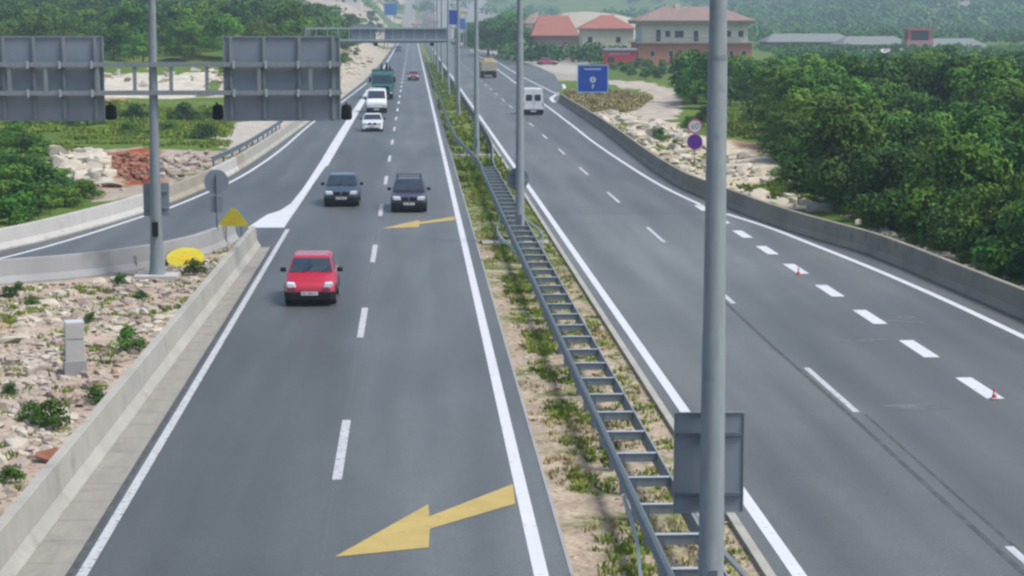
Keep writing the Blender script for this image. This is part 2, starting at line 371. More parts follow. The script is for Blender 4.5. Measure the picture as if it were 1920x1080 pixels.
def ground():
    ys = [-12.0]
    while ys[-1] < 7000: ys.append(ys[-1] + max(.9, .0105 * abs(ys[-1])))
    xs = [0.0]
    while xs[-1] < 3600: xs.append(xs[-1] + max(.75, .02 * (xs[-1] - 22)))
    xs = [-x for x in xs[:0:-1]] + xs
    V = []; C = []; G = []
    for y in ys:
        for x in xs:
            V.append((x, y, height(x, y))); c, g = soil(x, y); C.append((c[0] * .76, c[1] * .76, c[2] * .74, 1)); G.append(g)
    nx = len(xs); Fs = [(j * nx + i, j * nx + i + 1, (j + 1) * nx + i + 1, (j + 1) * nx + i) for j in range(len(ys) - 1) for i in range(nx - 1)]
    me = bpy.data.meshes.new('ground'); me.from_pydata(V, [], Fs); me.polygons.foreach_set('use_smooth', [True] * len(Fs))
    ca = me.color_attributes.new('soil', 'FLOAT_COLOR', 'POINT'); ca.data.foreach_set('color', np.array(C, dtype=np.float32).ravel())
    ga = me.attributes.new('grassy', 'FLOAT', 'POINT'); ga.data.foreach_set('value', np.array(G, dtype=np.float32))
    m = bpy.data.materials.new('ground'); m.use_nodes = True; n = m.node_tree.nodes; l = m.node_tree.links; b = n['Principled BSDF']
    b.inputs['Roughness'].default_value = .95; b.inputs['Specular IOR Level'].default_value = .15
    a1 = n.new('ShaderNodeAttribute'); a1.attribute_name = 'soil'; a2 = n.new('ShaderNodeAttribute'); a2.attribute_name = 'grassy'
    tc = n.new('ShaderNodeTexCoord')
    def nz(s, d=6, r=.6):
        z = n.new('ShaderNodeTexNoise'); z.inputs['Scale'].default_value = s; z.inputs['Detail'].default_value = d; z.inputs['Roughness'].default_value = r; l.new(tc.outputs['Object'], z.inputs['Vector']); return z.outputs['Fac']
    def mr(s, a, b_, c, d):
        r = n.new('ShaderNodeMapRange'); r.inputs[1].default_value = a; r.inputs[2].default_value = b_; r.inputs[3].default_value = c; r.inputs[4].default_value = d; l.new(s, r.inputs[0]); return r.outputs[0]
    def mth(op, a, b_):
        q = n.new('ShaderNodeMath'); q.operation = op
        for k, v in enumerate((a, b_)):
            if isinstance(v, (int, float)): q.inputs[k].default_value = v
            else: l.new(v, q.inputs[k])
        return q.outputs[0]
    v1 = mth('MULTIPLY', mr(nz(.7), .3, .7, .72, 1.25), mr(nz(7, 4), .3, .7, .7, 1.3))
    vm = n.new('ShaderNodeVectorMath'); vm.operation = 'SCALE'; l.new(a1.outputs['Color'], vm.inputs[0]); l.new(v1, vm.inputs['Scale'])
    g1 = n.new('ShaderNodeValToRGB'); e = g1.color_ramp.elements; e[0].position = .3; e[0].color = (.04, .085, .012, 1); e[1].position = .72; e[1].color = (.17, .19, .04, 1)
    k = e.new(.5); k.color = (.085, .14, .02, 1)
    l.new(mth('ADD', mth('MULTIPLY', nz(1.3, 8, .75), .6), mth('MULTIPLY', nz(.045, 5), .4)), g1.inputs[0])
    thr = mth('SUBTRACT', mth('ADD', mth('MULTIPLY', nz(.55, 8, .75), 1.0), a2.outputs['Fac']), .78)
    fac = mr(thr, -.03, .09, 0, 1)
    mx = n.new('ShaderNodeMix'); mx.data_type = 'RGBA'; l.new(fac, mx.inputs['Factor']); l.new(vm.outputs[0], mx.inputs['A']); l.new(g1.outputs[0], mx.inputs['B'])
    l.new(mx.outputs['Result'], b.inputs['Base Color'])
    bp = n.new('ShaderNodeBump'); bp.inputs['Strength'].default_value = .6; bp.inputs['Distance'].default_value = .15; l.new(nz(2.5, 8, .7), bp.inputs['Height']); l.new(bp.outputs[0], b.inputs['Normal'])
    o = link('ground', me, m); tag(o, kind='structure')
ground()

# ------------------------------------------------------------------ roads
END = 1050
rl = [(-5.72, 15), (-5.72, 79.5), (-6.9, 83.5)]
ramp_r = [tuple(p) for p in offs(B3, -.2)][::-1]      # island side of the ramp, from the nose outwards
ramp_l = [tuple(p) for p in offs(B2, .05)]
far_l = [(-7.2, 300), (-6.6, 420), (-6.5, END)]
poly = rl[:2] + ramp_r + ramp_l + far_l + [(2.5, END), (2.5, 15)]
sheet('road', poly, .0, 'asphalt_l')
b4 = [tuple(p) for p in offs(B4, 0)]
right_side = [(b[0], b[1]) for b in b4[::-1] if b[1] > 20]
side = [tuple(P(*q)[:2]) for q in ((1058, 186), (1062, 176), (1052, 160), (1040, 140), (1012, 126), (980, 116), (950, 104), (915, 88))]
sheet('road', [(5.78, 15), (22, 15)] + right_side + side + [(14.6, 650), (14.6, END), (5.78, END)], .0, 'asphalt_r')
sheet('paved_plaza', [(-60, 1050), (70, 1050), (110, 1400), (-90, 1400)], height(0, 1050) + .35, 'concrete_grey')
band('gutter', [(-6.58, 15), (-6.07, 80)], [(-5.66, 15), (-5.66, 80)], .012, 'gutter')
g = MB()
for i in range(44): g.box(-6.56 + (i * 1.45 + 2) * .00785, -5.67, 17.0 + i * 1.45, 17.012 + i * 1.45, .011, .0145)
tag(g.build('gutter_joint', mat('joint_grey', (.15, .145, .13), .9)), kind='structure')
band('road_seam', [(-5.64, 15), (-5.64, 80)], [(-5.56, 15), (-5.56, 80)], .004, 'tar')
def line(x, w, y0, y1, z=.004, m='line', name='road_marking'):
    ys = list(np.linspace(y0, y1, max(2, int((y1 - y0) / 40) + 2)))
    return band(name, [(x - w / 2, y) for y in ys], [(x + w / 2, y) for y in ys], z, m)
line(LN_L0, .18, 15, 87, m='line_old'); line(LN_L0, .3, 125, END)
line(LN_R0, .24, 15, END); line(LN_L1, .24, 15, END)
line(-1.56, .02, 15, 90, .003, M['seam'], 'road_seam')
# dashes: 6 m on, 12 m off
y0 = P(622, 900).y; per = (P(711, 405).y - P(622, 900).y) / 3
for i in range(-1, 54):
    a = y0 + per * i
    if a + 6 > 15: line(LN_M0, .19, a, a + per / 3, m='line_old' if a < 200 else 'line')
y1 = P(1597, 773).y
for i in range(-1, 53):
    a = y1 + per * i
    if a + 6 > 15: line(LN_M1, .16, a, a + per / 3, m='line_old')
# wide short dashes of the joining lane
yy = P(1848, 748).y
for i in range(-3, 12):
    a = yy + i * per / 3
    if a < 100: line(13.78, .42, a, a + per / 6.2)
# outer edge line of the joining lane, and the older edge line beyond its taper
def ribbon(pts, w, z=.004, m='line'):
    c = catmull(pts); return band('road_marking', offs(c, -w / 2), offs(c, w / 2), z, m)
ribbon([P(*q) for q in ((2300, 800), (2050, 692), (1920, 632), (1780, 566), (1640, 505), (1500, 449), (1440, 426), (1362, 401))], .26)
ribbon([P(*q) for q in ((1318, 386), (1247, 352), (1185, 315), (1115, 268), (1070, 233), (1028, 201), (990, 173), (962, 152), (939, 135), (912, 115), (890, 99), (868, 84))], .22)
ribbon([P(*q) for q in ((1046, 177), (1015, 162), (981, 145), (950, 127), (920, 108))], .3, m='line_old')
ribbon([P(*q) for q in ((1040, 192), (1034, 184), (1046, 176), (1058, 166), (1056, 158))], .45, m='line')
# ramp: left line
ribbon([P(*q) for q in ((-160, 518), (0, 485), (140, 447), (267, 406), (320, 389), (395, 358), (435, 340), (480, 314), (530, 278), (585, 231), (640, 192), (688, 156))], .2)
# white painted nose and its long tail
gl = [P(*q) for q in ((464, 427), (500, 403), (525, 395), (545, 382), (567, 355), (585, 328), (603, 300), (622, 268), (640, 240), (662, 207), (688, 168))]
gr = [P(*q) for q in ((533, 427), (540, 416), (548, 404), (558, 390), (575, 364), (591, 340), (612, 310), (637, 270), (652, 245), (671, 211), (693, 170))]
band('road_marking', gl, gr, .008, 'line')
# yellow deflection arrows
arrow = [P(*q) for q in ((962, 908), (966, 945), (806, 992), (804, 1027), (627, 1045), (803, 946), (805, 969))]
for dx, dy in ((0, 0), (.0, 53.9)):
    sheet('road_marking', [(p.x + dx, p.y + dy) for p in arrow], .008, 'yellow')
# tar seams in the opposite carriageway
def wob(x, y0, y1, w, seed):
    ys = np.arange(y0, y1, 1.5); return band('road_seam', [(x - w / 2 + .015 * math.sin(y * .31 + seed), y) for y in ys], [(x + w / 2 + .015 * math.sin(y * .31 + seed), y) for y in ys], .003, 'tar')
wob(9.88, 18, 66, .12, 0); wob(10.24, 18, 46, .08, 0); wob(-5.0, 400, 402, .01, 1)
rs_ = random.Random(2)
for px, py, n_ in ((1690, 598, 3), (1700, 762, 3), (1640, 640, 2)):
    for j in range(n_):
        p = P(px + rs_.uniform(-30, 30), py + rs_.uniform(-6, 6)); L_ = rs_.uniform(.5, 1.1); sheet('road_scuff', [(p.x - L_, p.y - .04), (p.x - L_ * .3, p.y - .09), (p.x + L_, p.y + .02), (p.x + L_ * .2, p.y + .1)], .003 + j * .0008, mat('scuff', (.15, .16, .165), .85, var=.1, scale=8, dirt=((.085, .092, .096), 5, .47)))
k = MB(); k.box(5.62, 5.78, 15, 260, -.05, .07); tag(k.build('kerb', 'concrete'), kind='structure')
k = MB(); k.box(2.5, 2.56, 15, 400, -.05, .012); tag(k.build('kerb', 'concrete_grey'), kind='structure')

# ------------------------------------------------------------------ concrete barriers
def barrier(pts, label, mi, ms, h=1.0):
    mb = MB(); sweep(mb, pts, [(a, b * h) for a, b in NJ], -.03, mi)
    o = mb.build('concrete_barrier', ms); tag(o, label, 'barrier', 'concrete road barriers'); return o
barrier([(-6.35 - (80 - y) * .00785, y) for y in np.linspace(80.2, 12, 40)], 'long pale concrete barrier beside the gutter slabs and the red car lane', None, ['concrete'])
def seg2(s): return 0 if s < 11 else (1 if s < 22 else (0 if s < 30 else 2))
barrier(offs(B2, -.32), 'curved concrete barrier on the outer side of the exit ramp, white and tan sections', lambda s: 0 if s < 27 else (1 if s < 42 else (0 if s < 53 else (1 if s < 57 else 2))), ['concrete_white', 'concrete_tan', 'concrete'], .95)
barrier(offs(B3, -.1), 'grey concrete barrier between the exit ramp and the rubble island', None, ['concrete_grey'], 1.0)
barrier(offs(B4, -.32), 'dark weathered concrete barrier along the joining lane below the woodland', None, ['concrete_dark'], 1.0)

# ------------------------------------------------------------------ guardrails
WB = [(.0, .46), (.045, .50), (.045, .56), (.0, .60), (.0, .63), (.045, .67), (.045, .73), (.0, .78), (-.02, .79), (-.02, .45)]
def rail(pts, parent, side=1, m='steel'):
    mb = MB(); sweep(mb, pts, [(a * side, z) for a, z in WB]); mb.build('rail', m, parent)
g = empty('guardrail', (4.2, 18, 0), 0, 'double steel guardrail with ladder-like spacers down the middle of the median', 'guardrail')
def loc(pts): return [(p[0] - 4.2, p[1] - 18) for p in pts]
rail(loc([(3.8, y) for y in np.linspace(18, 112, 48)]), g, -1)
rail(loc([(4.6, y) for y in np.linspace(18, 112, 48)]), g, 1)
pm = MB(); pm.box(-.03, .03, -.05, .05, -.3, .74); pm.box(-.05, .05, -.056, -.05, -.3, .74)
sm = MB(); sm.box(-.375, .375, -.035, .035, .60, .765, 0); sm.box(-.375, .375, -.06, .06, .765, .775, 1)
post0 = spacer0 = None
for i in range(47):
    y = 1.2 + i * 2.04
    if post0 is None: post0 = pm.build('post', 'steel_dark', g); spacer0 = sm.build('spacer', ['steel', 'steel_light'], g)
    if abs(y + 18 - P(972, 455).y) < .8 or abs(y + 18 - 28.1) < .8: y += .9
    a, b = (post0, spacer0) if i == 0 else (post0.copy(), spacer0.copy())
    if i: COL.objects.link(a); COL.objects.link(b); a.parent = g; b.parent = g
    a.location = (-.28, y, 0); b.location = (0, y, 0)
def single_rail(pts, label, side, m='steel'):
    p0 = pts[0]; g = empty('guardrail', (p0[0], p0[1], 0), 0, label, 'guardrail', 'single guardrails along the road')
    L = [(p[0] - p0[0], p[1] - p0[1]) for p in pts]; rail(L, g, side, m)
    s = 0; nxt = 1; first = None
    for a, b in zip(L, L[1:]):
        d = math.dist(a, b)
        while s + d >= nxt and nxt < 380:
            t = (nxt - s) / d; x = a[0] + (b[0] - a[0]) * t; y = a[1] + (b[1] - a[1]) * t
            if first is None:
                q = MB(); q.box(-.05, .05, -.04, .04, -.3, .74); first = q.build('post', 'steel_dark', g); o = first
            else: o = first.copy(); COL.objects.link(o); o.parent = g
            o.location = (x - side * .08, y, 0); nxt += 4
        s += d
lr = catmull([(3.84, 111), (3.85, 118), (3.6, 127), (3.15, 140), (2.95, 156), (2.9, 200), (2.9, 300), (2.9, 420), (2.9, 560)], 5)
rr = catmull([(4.56, 111), (4.65, 118), (4.95, 126), (5.25, 136), (5.4, 156), (5.4, 200), (5.4, 300), (5.4, 420), (5.4, 560)], 5)
single_rail(lr, 'steel guardrail veering toward the oncoming lanes in the far half of the median', -1)
single_rail(rr, 'steel guardrail veering toward the departing lanes in the far half of the median', 1)
single_rail([P(*q)[:2] for q in ((398, 318), (430, 303), (465, 284), (505, 258), (530, 240))], 'short bluish guardrail behind the curved ramp barrier', 1, 'steel_dark')
single_rail([P(*q)[:2] for q in ((1106, 226), (1130, 241), (1160, 262), (1180, 275))], 'short dark guardrail just behind the start of the dark barrier', 1, 'steel_dark')
# outward loops that shield the first two lamp posts
for yb, lab in ((28.1, 'pale steel guard loop round the closest lamp post, the one with a square sign back'), (81.2, 'pale steel guard loop bent round the lamp post with the round sign back')):
    g = empty('guard_loop', (4.28, yb, 0), 0, lab, 'guardrail', 'guard loops at lamp posts')
    for sgn in (-1, 1):
        c = catmull([(sgn * .52, 7.5), (sgn * .62, 4.5), (sgn * .82, 2), (sgn * .86, 0), (sgn * .82, -2), (sgn * .62, -4.5), (sgn * .52, -7.5)], 4)
        mb = MB(); sweep(mb, c, [(-.02, .30), (.03, .34), (.03, .40), (-.02, .44)]); mb.build('strap', 'steel_light', g)
        q = MB(); q.box(sgn * .82 - .04, sgn * .82 + .04, -.05, .05, -.2, .40); q.build('post', 'steel_light', g)

# ------------------------------------------------------------------ lamp posts
def lamp_post(h=14):
    r = empty('street_lamp', (0, 0, 0))
    p = MB(); p.lathe([(0, 0, z) for z in (0, .9, .93, 4.5, 4.52, 8.4, 8.42, h - .2)], [.2, .195, .185, .165, .158, .135, .128, .08], 28); o = p.build('pole', 'steel', r, True)
    q = MB(); q.tube((0, 0, -.05), (0, 0, .05), .3, .3, 16); q.build('base_plate', 'steel_dark', r)
    for s in (-1, 1):
        a = MB(); a.path([(0, 0, h - .3), (s * .5, 0, h + .25), (s * 1.9, 0, h + .4)], [.06, .05, .04], 8); a.build('arm', 'steel', r, True)
        hd = MB(); hd.box(min(s * 1.8, s * 2.6), max(s * 1.8, s * 2.6), -.16, .16, h + .3, h + .48, 0, .03); ho = hd.build('lamp_head', 'steel_light', r, bevel=.03)
    for z_, r_ in ((8.4, .139),):
        c = MB(); c.lathe([(0, 0, z_ - .03), (0, 0, z_ - .03), (0, 0, z_ + .03), (0, 0, z_ + .03)], [r_ - .02, r_, r_, r_ - .02], 28); c.build('collar', 'steel', r)
    c = MB(); c.box(-.06, .06, -.225, -.185, .6, 1.15); c.build('hatch', 'steel_dark', r)
    return r
Y1 = 28.1; Y2 = P(972, 455).y; DY = Y2 - Y1
L0 = lamp_post()
poles = [(4.225, Y1, 'grey lamp post closest to the viewer, carrying a square sign back'), (4.28, Y2, 'grey lamp post with a round sign back low on its shaft')]
far_names = ['third', 'fourth', 'fifth', 'sixth', 'seventh', 'eighth', 'ninth', 'tenth', 'eleventh', 'twelfth', 'thirteenth', 'fourteenth', 'fifteenth', 'sixteenth']
for i, nme in enumerate(far_names): poles.append((4.2, Y2 + DY * (i + 1), nme + ' grey lamp post along the median, counted from the viewer'))
for i, (x, y, lab) in enumerate(poles):
    o = L0 if i == 0 else copy_tree(L0)
    o.location = (x, y, 0); o.rotation_euler = (0, 0, 0); tag(o, lab, 'lamp post', 'lamp posts along the median')
# lamps on the far left shoulder
for i, y in enumerate((620, 700, 790)):
    o = copy_tree(L0, loc=(-8.5, y, 0)); tag(o, ['distant lamp post on the shoulder beyond the far gantry, nearer of three', 'distant lamp post on the shoulder, middle of three beyond the far gantry', 'distant lamp post on the shoulder beyond the far gantry, farthest of three'][i], 'lamp post', 'lamp posts on the far shoulder')
# footings in the median
for y in (Y1, Y2, Y2 + DY, Y2 + 2 * DY):
    q = MB(); q.box(2.75, 5.45, y - .55, y + .55, -.2, .06); o = q.build('concrete_footing', 'concrete', bevel=.02)
    tag(o, {0: 'concrete footing slab under the closest lamp post', 1: 'concrete footing slab under the lamp post with the round sign', 2: 'concrete footing slab under the third lamp post', 3: 'concrete footing slab under the fourth lamp post'}[int(round((y - Y1) / DY))], 'footing', 'lamp post footings')

def panel_box(mb, a, b, y, t=.03, mi=0):       # a, b corners of a panel seen at depth y
    mb.box(min(a.x, b.x), max(a.x, b.x), y - t / 2, y + t / 2, min(a.z, b.z), max(a.z, b.z), mi)
# square sign back on the closest post
yy = Y1 + .32
a = PY(1266, 775, yy); b = PY(1391, 958, yy); cx = (a.x + b.x) / 2
s = empty('traffic_sign', (cx, yy, b.z), 0, 'square grey back of a sign strapped to the closest lamp post', 'sign')
W2 = (b.x - a.x) / 2; HH = a.z - b.z
q = MB(); q.box(-W2, W2, -.006, .006, 0, HH); q.build('panel', 'steel_panel', s)
q = MB(); q.box(-W2 - .015, -W2, -.03, .015, 0, HH); q.box(W2, W2 + .015, -.03, .015, 0, HH); q.box(-W2, W2, -.03, .015, -.015, 0); q.box(-W2, W2, -.03, .015, HH, HH + .015); q.build('rim', 'steel', s)
for z in (HH * .18, HH * .79):
    q = MB(); q.box(-W2 + .02, W2 - .02, -.05, -.01, z - .025, z + .025); q.build('strap', 'steel_dark', s)
# round sign back on the second post
yy = Y2 - .25; c = PY(972, 337, yy)
s = empty('traffic_sign', (c.x, yy + .45, c.z), 0, 'round grey back of a sign on the second lamp post', 'sign')
q = MB(); q.tube((0, -.005, 0), (0, .015, 0), .44, .44, 28); q.build('panel', 'steel_panel', s)
q = MB()
for i in range(28):
    t0, t1 = 2 * math.pi * i / 28, 2 * math.pi * (i + 1) / 28
    q.tube((.44 * math.cos(t0), 0, .44 * math.sin(t0)), (.44 * math.cos(t1), 0, .44 * math.sin(t1)), .015, n=5)
q.build('rim', 'steel', s)
for z in (-.15, .15):
    q = MB(); q.box(-.35, .35, -.05, -.01, z - .02, z + .02); q.build('strap', 'steel_dark', s)

# ------------------------------------------------------------------ butterfly sign gantry at the exit
gp = P(295, 521); GY = gp.y
g = empty('sign_gantry', (gp.x, GY, 0), 0, 'grey gantry mast with two sign panels seen from behind on ladder arms', 'sign gantry')
def GP(x, y, dy=0): p = PY(x, y, GY + dy); return Vector((p.x - gp.x, dy, p.z))
q = MB(); q.lathe([(0, 0, .1), (0, 0, .3), (0, 0, .8), (0, 0, 1.8), (.01, 0, 6), (.03, 0, 10), (.04, 0, 13.5)], [.31, .27, .235, .205, .15, .13, .1], 26); q.build('mast', 'steel', g, True)
q = MB(); q.box(-.75, .75, -.6, .6, -.2, .14); q.build('footing', 'concrete_white', g, bevel=.02)
q = MB(); q.box(-.1, .1, -.36, -.2, GP(0, 443).z, GP(0, 416).z); q.build('lamp_control_box', 'black', g, bevel=.02)
a = GP(268, 343, .3); b = GP(318, 405, .3)
q = MB(); panel_box(q, a, b, .3, .02); q.build('small_panel', 'steel_panel', g)
for zz in (.25, .75):
    q = MB(); z = b.z + (a.z - b.z) * zz; q.box(a.x + .04, b.x - .04, .24, .28, z - .03, z + .03); q.build('strap', 'steel', g)
zt = GP(288, 121).z; zb = GP(288, 174).z; xl = GP(-60, 150).x; xr = GP(640, 150).x
for z in (zt, zb):
    q = MB(); q.box(xl, xr, -.28, -.10, z - .075, z + .075); q.build('beam', 'steel', g)
    q = MB(); q.box(xl, xr, .10, .22, z - .075, z + .075); q.build('beam', 'steel_dark', g)
for px in (-45, 20, 88, 185, 254, 322, 389, 487, 583):
    x = GP(px, 150).x; q = MB(); q.box(x - .06, x + .06, -.25, -.13, zb + .075, zt - .075); q.build('strut', 'steel', g)
for x0, x1 in ((-60, 196), (419, 638)):
    a = GP(x0, 69, .32); b = GP(x1, 225, .32)
    q = MB(); panel_box(q, a, b, .32, .04); o = q.build('sign_panel', 'steel_panel', g)
    n = 9 if x0 < 0 else 8
    stiff = [(-52), 8, 65, 121, 180] if x0 < 0 else [434, 496, 562, 625]
    for px in stiff:
        x = GP(px, 150, .28).x; q = MB(); q.box(x - .05, x + .05, .215, .30, b.z + .03, a.z - .02); so_ = q.build('stiffener', 'steel', o)
    q = MB()
    for z in (a.z, b.z): q.box(a.x, b.x, .25, .35, z - .025, z + .025)
    for x in (a.x, b.x): q.box(x - .025, x + .025, .25, .35, b.z, a.z)
    q.build('rim', 'steel', o)
    for px in ([55, 115, 175] if x0 < 0 else [440, 500, 560, 620]):
        for z in (zt, zb):
            x = GP(px, 150).x; q = MB(); q.box(x - .04, x + .04, -.33, -.285, z - .13, z + .13); q.build('clamp', 'steel_light', g)
for px in (209, 409, 650):
    c = GP(px, 210, .9); q = MB(); q.path([(c.x, .3, c.z + .35), (c.x, .6, c.z + .3), (c.x, .9, c.z)], [.03, .03, .03], 6); ar = q.build('lamp_arm', 'black', g)
    q = MB(); q.box(c.x - .2, c.x + .2, .62, 1.02, c.z - .27, c.z + .27, 0, .03); q.build('floodlight', 'black', ar, bevel=.09)

# ------------------------------------------------------------------ far truss gantry over the near carriageway
FY = 250.0
def G2(x, y): return PY(x, y, FY)
a = G2(573, 53); b = G2(858, 75)
g = empty('sign_gantry', (a.x, FY, 0), 0, 'far grey box gantry spanning the oncoming lanes behind the truck', 'sign gantry')
W = b.x - a.x; zt, zb = a.z, b.z
for z in (zt, zb):
    for yy in (-.5, .5):
        q = MB(); q.box(0, W, yy - .08, yy + .08, z - .09, z + .09); q.build('beam', 'steel_light', g)
for i in range(15):
    x = W * i / 14; q = MB(); q.box(x - .05, x + .05, -.41, -.33, zb, zt); q.build('strut', 'steel_light', g)
q = MB(); q.box(W * .3, W * .46, .62, .7, zb - .1, zt + .5); q.build('sign_panel', 'steel_panel', g)
q = MB(); q.box(W * .52, W * .93, .62, .7, zb - .3, zt + .1); q.build('sign_panel', 'steel_panel', g)
q = MB(); q.box(W * .2, W * .9, -.55, .55, zb - .35, zb - .12); q.build('walkway', 'steel_dark', g)
for x in (.25, W - .2):
    q = MB(); q.box(x - .22, x + .22, -.22, .22, -.1, zt); q.build('column', 'steel', g)
for x in (W * .46, W * .83):
    q = MB(); q.box(x - .25, x + .25, -1.0, -.5, zb - .7, zb - .35); q.build('floodlight', 'black', g)

# ------------------------------------------------------------------ signs
def disc_sign(c, Rr, y, name, parent, m, rim=None, n=32):
    q = MB(); q.tube((c.x, y - .012, c.z), (c.x, y + .012, c.z), Rr, Rr, n); o = q.build(name, m, parent)
    return o
# blue board by the side road
bl, br = PY(1083, 122, 205), PY(1140, 173, 205)
s = empty('direction_sign', ((bl.x + br.x) / 2, 205, 0), 0, 'blue square board with small white text and a white round symbol beside the dirt path', 'sign')
hw = (br.x - bl.x) / 2; z0, z1 = br.z, bl.z; zc = (z0 + z1) / 2
q = MB(); q.box(-hw, hw, -.02, .02, z0, z1); q.build('panel', 'blue', s)
q = MB()
for A in ((-hw - .03, -hw + .07, z0, z1), (hw - .07, hw + .03, z0, z1), (-hw, hw, z0 - .03, z0 + .07), (-hw, hw, z1 - .07, z1 + .03)): q.box(A[0], A[1], -.03, .025, A[2], A[3])
q.build('rim', mat('pale_blue_rim', (.25, .4, .6), .5), s)
q = MB()
for x0, x1 in ((-.85, -.68), (-.62, -.5), (-.42, -.2), (-.15, .02), (.08, .3), (.36, .5), (.56, .8)): q.box(x0, x1, -.024, -.02, z1 - .48, z1 - .34)
q.build('lettering', 'white', s)
q = MB(); q.tube((0, -.03, zc - .1), (0, -.021, zc - .1), .30, .30, 24); o = q.build('symbol', 'white', s)
q = MB(); q.box(-.09, .09, -.034, -.03, zc - .25, zc - .12); q.box(-.09, .09, -.034, -.03, zc - .05, zc + .07); q.build('symbol_mark', 'blue', o)
q = MB(); q.prism([(-.11, zc - .95), (.04, zc - .95), (.14, zc - .58), (-.02, zc - .58)], -.025, -.021); q.build('symbol', 'white', s)
for x in (-.9, .9):
    q = MB(); q.tube((x, .08, -.1), (x, .08, z1 - .1), .05, n=8); q.build('post', 'steel_light', s)
# speed limit and no stopping discs behind the dark barrier
yy = 121.0; c1 = PY(1303, 237, yy); c2 = PY(1303, 266, yy)
s = empty('traffic_sign', (c1.x, yy, 0), 0, 'round white and round blue-red traffic discs on one post among the pale rocks', 'sign')
q = MB(); q.tube((0, .06, -.1), (0, .06, c1.z + .4), .035, n=8); q.build('post', 'steel', s)
z = c1.z; q = MB(); q.tube((0, -.01, z), (0, .01, z), .45, .45, 28); d1 = q.build('limit_disc', 'white', s)
def ring(mb, z, r0, r1, y):
    for i in range(28):
        t0, t1 = 2 * math.pi * i / 28, 2 * math.pi * (i + 1) / 28
        mb.add([(r * math.cos(t), yy_, z + r * math.sin(t)) for yy_ in (y, y - .008) for r, t in ((r0, t0), (r1, t0), (r1, t1), (r0, t1))], [(0, 1, 2, 3), (7, 6, 5, 4), (0, 4, 5, 1), (1, 5, 6, 2), (2, 6, 7, 3), (3, 7, 4, 0)])
q = MB(); ring(q, z, .36, .455, -.011); q.build('red_ring', mat('ring_faded_red', (.36, .10, .13), .6), d1)
tcu = bpy.data.curves.new('digits', 'FONT'); tcu.body = '60'; tcu.size = .5; tcu.align_x = 'CENTER'; tcu.align_y = 'CENTER'; tcu.extrude = .003
tm = bpy.data.objects.new('digits', tcu); COL.objects.link(tm)
dg = bpy.context.evaluated_depsgraph_get(); me = bpy.data.meshes.new_from_object(tm.evaluated_get(dg)); bpy.data.objects.remove(tm)
o = link('digits', me, mat('digits_grey', (.14, .14, .17), .6), d1); o.rotation_euler = (math.pi / 2, 0, 0); o.location = (0, -.014, z)
z = c2.z; q = MB(); q.tube((0, -.01, z), (0, .01, z), .46, .46, 28); d2 = q.build('no_stopping_disc', mat('disc_blue', (.06, .015, .28), .5), s)
q = MB(); ring(q, z, .38, .465, -.011); q.build('red_ring', mat('disc_red', (.14, .01, .16), .5), d2)
q = MB()
for sg in (-1, 1):
    m4 = Matrix.Translation((0, 0, z)) @ Matrix.Rotation(sg * math.pi / 4, 4, 'Y'); q.box(-.38, .38, -.016 - .002 * sg, -.0105, -.035, .035, 0, 0, m4)
q.build('red_cross', mat('disc_red', (.3, .03, .16)), d2)
# round sign back with small plate beside the mast
bp = P(408, 466); yy = bp.y; c = PY(408, 341, yy)
s = empty('traffic_sign', (bp.x, yy, 0), 0, 'round grey back of a sign on a thin post beside the exit ramp', 'sign')
q = MB(); q.tube((0, -.04, -.1), (0, -.04, c.z + .3), .035, n=8); q.build('post', 'steel_dark', s)
q = MB(); q.tube((0, 0, c.z), (0, .02, c.z), .48, .48, 30); q.build('panel', 'steel_panel', s)
q = MB(); q.prism([(-.24, c.z - .56), (.24, c.z - .56), (.24, c.z - 1.2), (-.24, c.z - 1.2)], 0, .02); q.build('lower_panel', 'steel_panel', s)
# yellow work signs
def yellow_disc(loc, r, tilt, label, az=0):
    s = empty('work_sign', loc, az, label, 'sign')
    T = Matrix.Rotation(-tilt, 4, 'X')
    q = MB(); q.tube((0, -.02, 0), (0, .02, 0), r, r, 26); q.v = [tuple(T @ Vector(v)) for v in q.v]; q.build('panel', 'yellow_sign', s)
    q = MB(); q.tube((0, -.03, 0), (0, -.021, 0), r * .38, r * .38, 18); q.v = [tuple(T @ Vector(v)) for v in q.v]; q.build('symbol', 'orange', s)
    q = MB(); q.tube((0, .03, 0), (0, .3, -r * .5), .03, n=6); q.build('leg', 'steel_dark', s)
    return s
p = P(348, 497); yellow_disc((p.x, p.y, .26), .69, R(64), 'large round yellow work sign leaning back on the rubble beside the mast')
p = P(403, 461); yellow_disc((p.x, p.y + .5, .22), .42, R(62), 'small round yellow sign lying by the post of the round sign back')
TY_ = 80.5; p = PY(438, 440, TY_)
s = empty('work_sign', (p.x, TY_, 0), 0, 'yellow triangular warning sign standing at the tip of the white nose', 'sign')
zA = PY(438, 391, TY_).z; zB = PY(438, 424, TY_).z
q = MB(); q.prism([(-.58, zB), (.58, zB), (.6, zB + .07), (.1, zA), (-.08, zA), (-.6, zB + .07)], -.015, .015); q.build('panel', 'yellow_sign', s)
q = MB(); q.tube((0, -.022, zB + .26), (0, -.016, zB + .26), .12, .12, 12); q.build('symbol', 'orange', s)
for x in (-.3, .3):
    q = MB(); q.tube((x, .1, -.05), (x, .02, zB + .12), .02, n=6); q.build('leg', 'steel_dark', s)
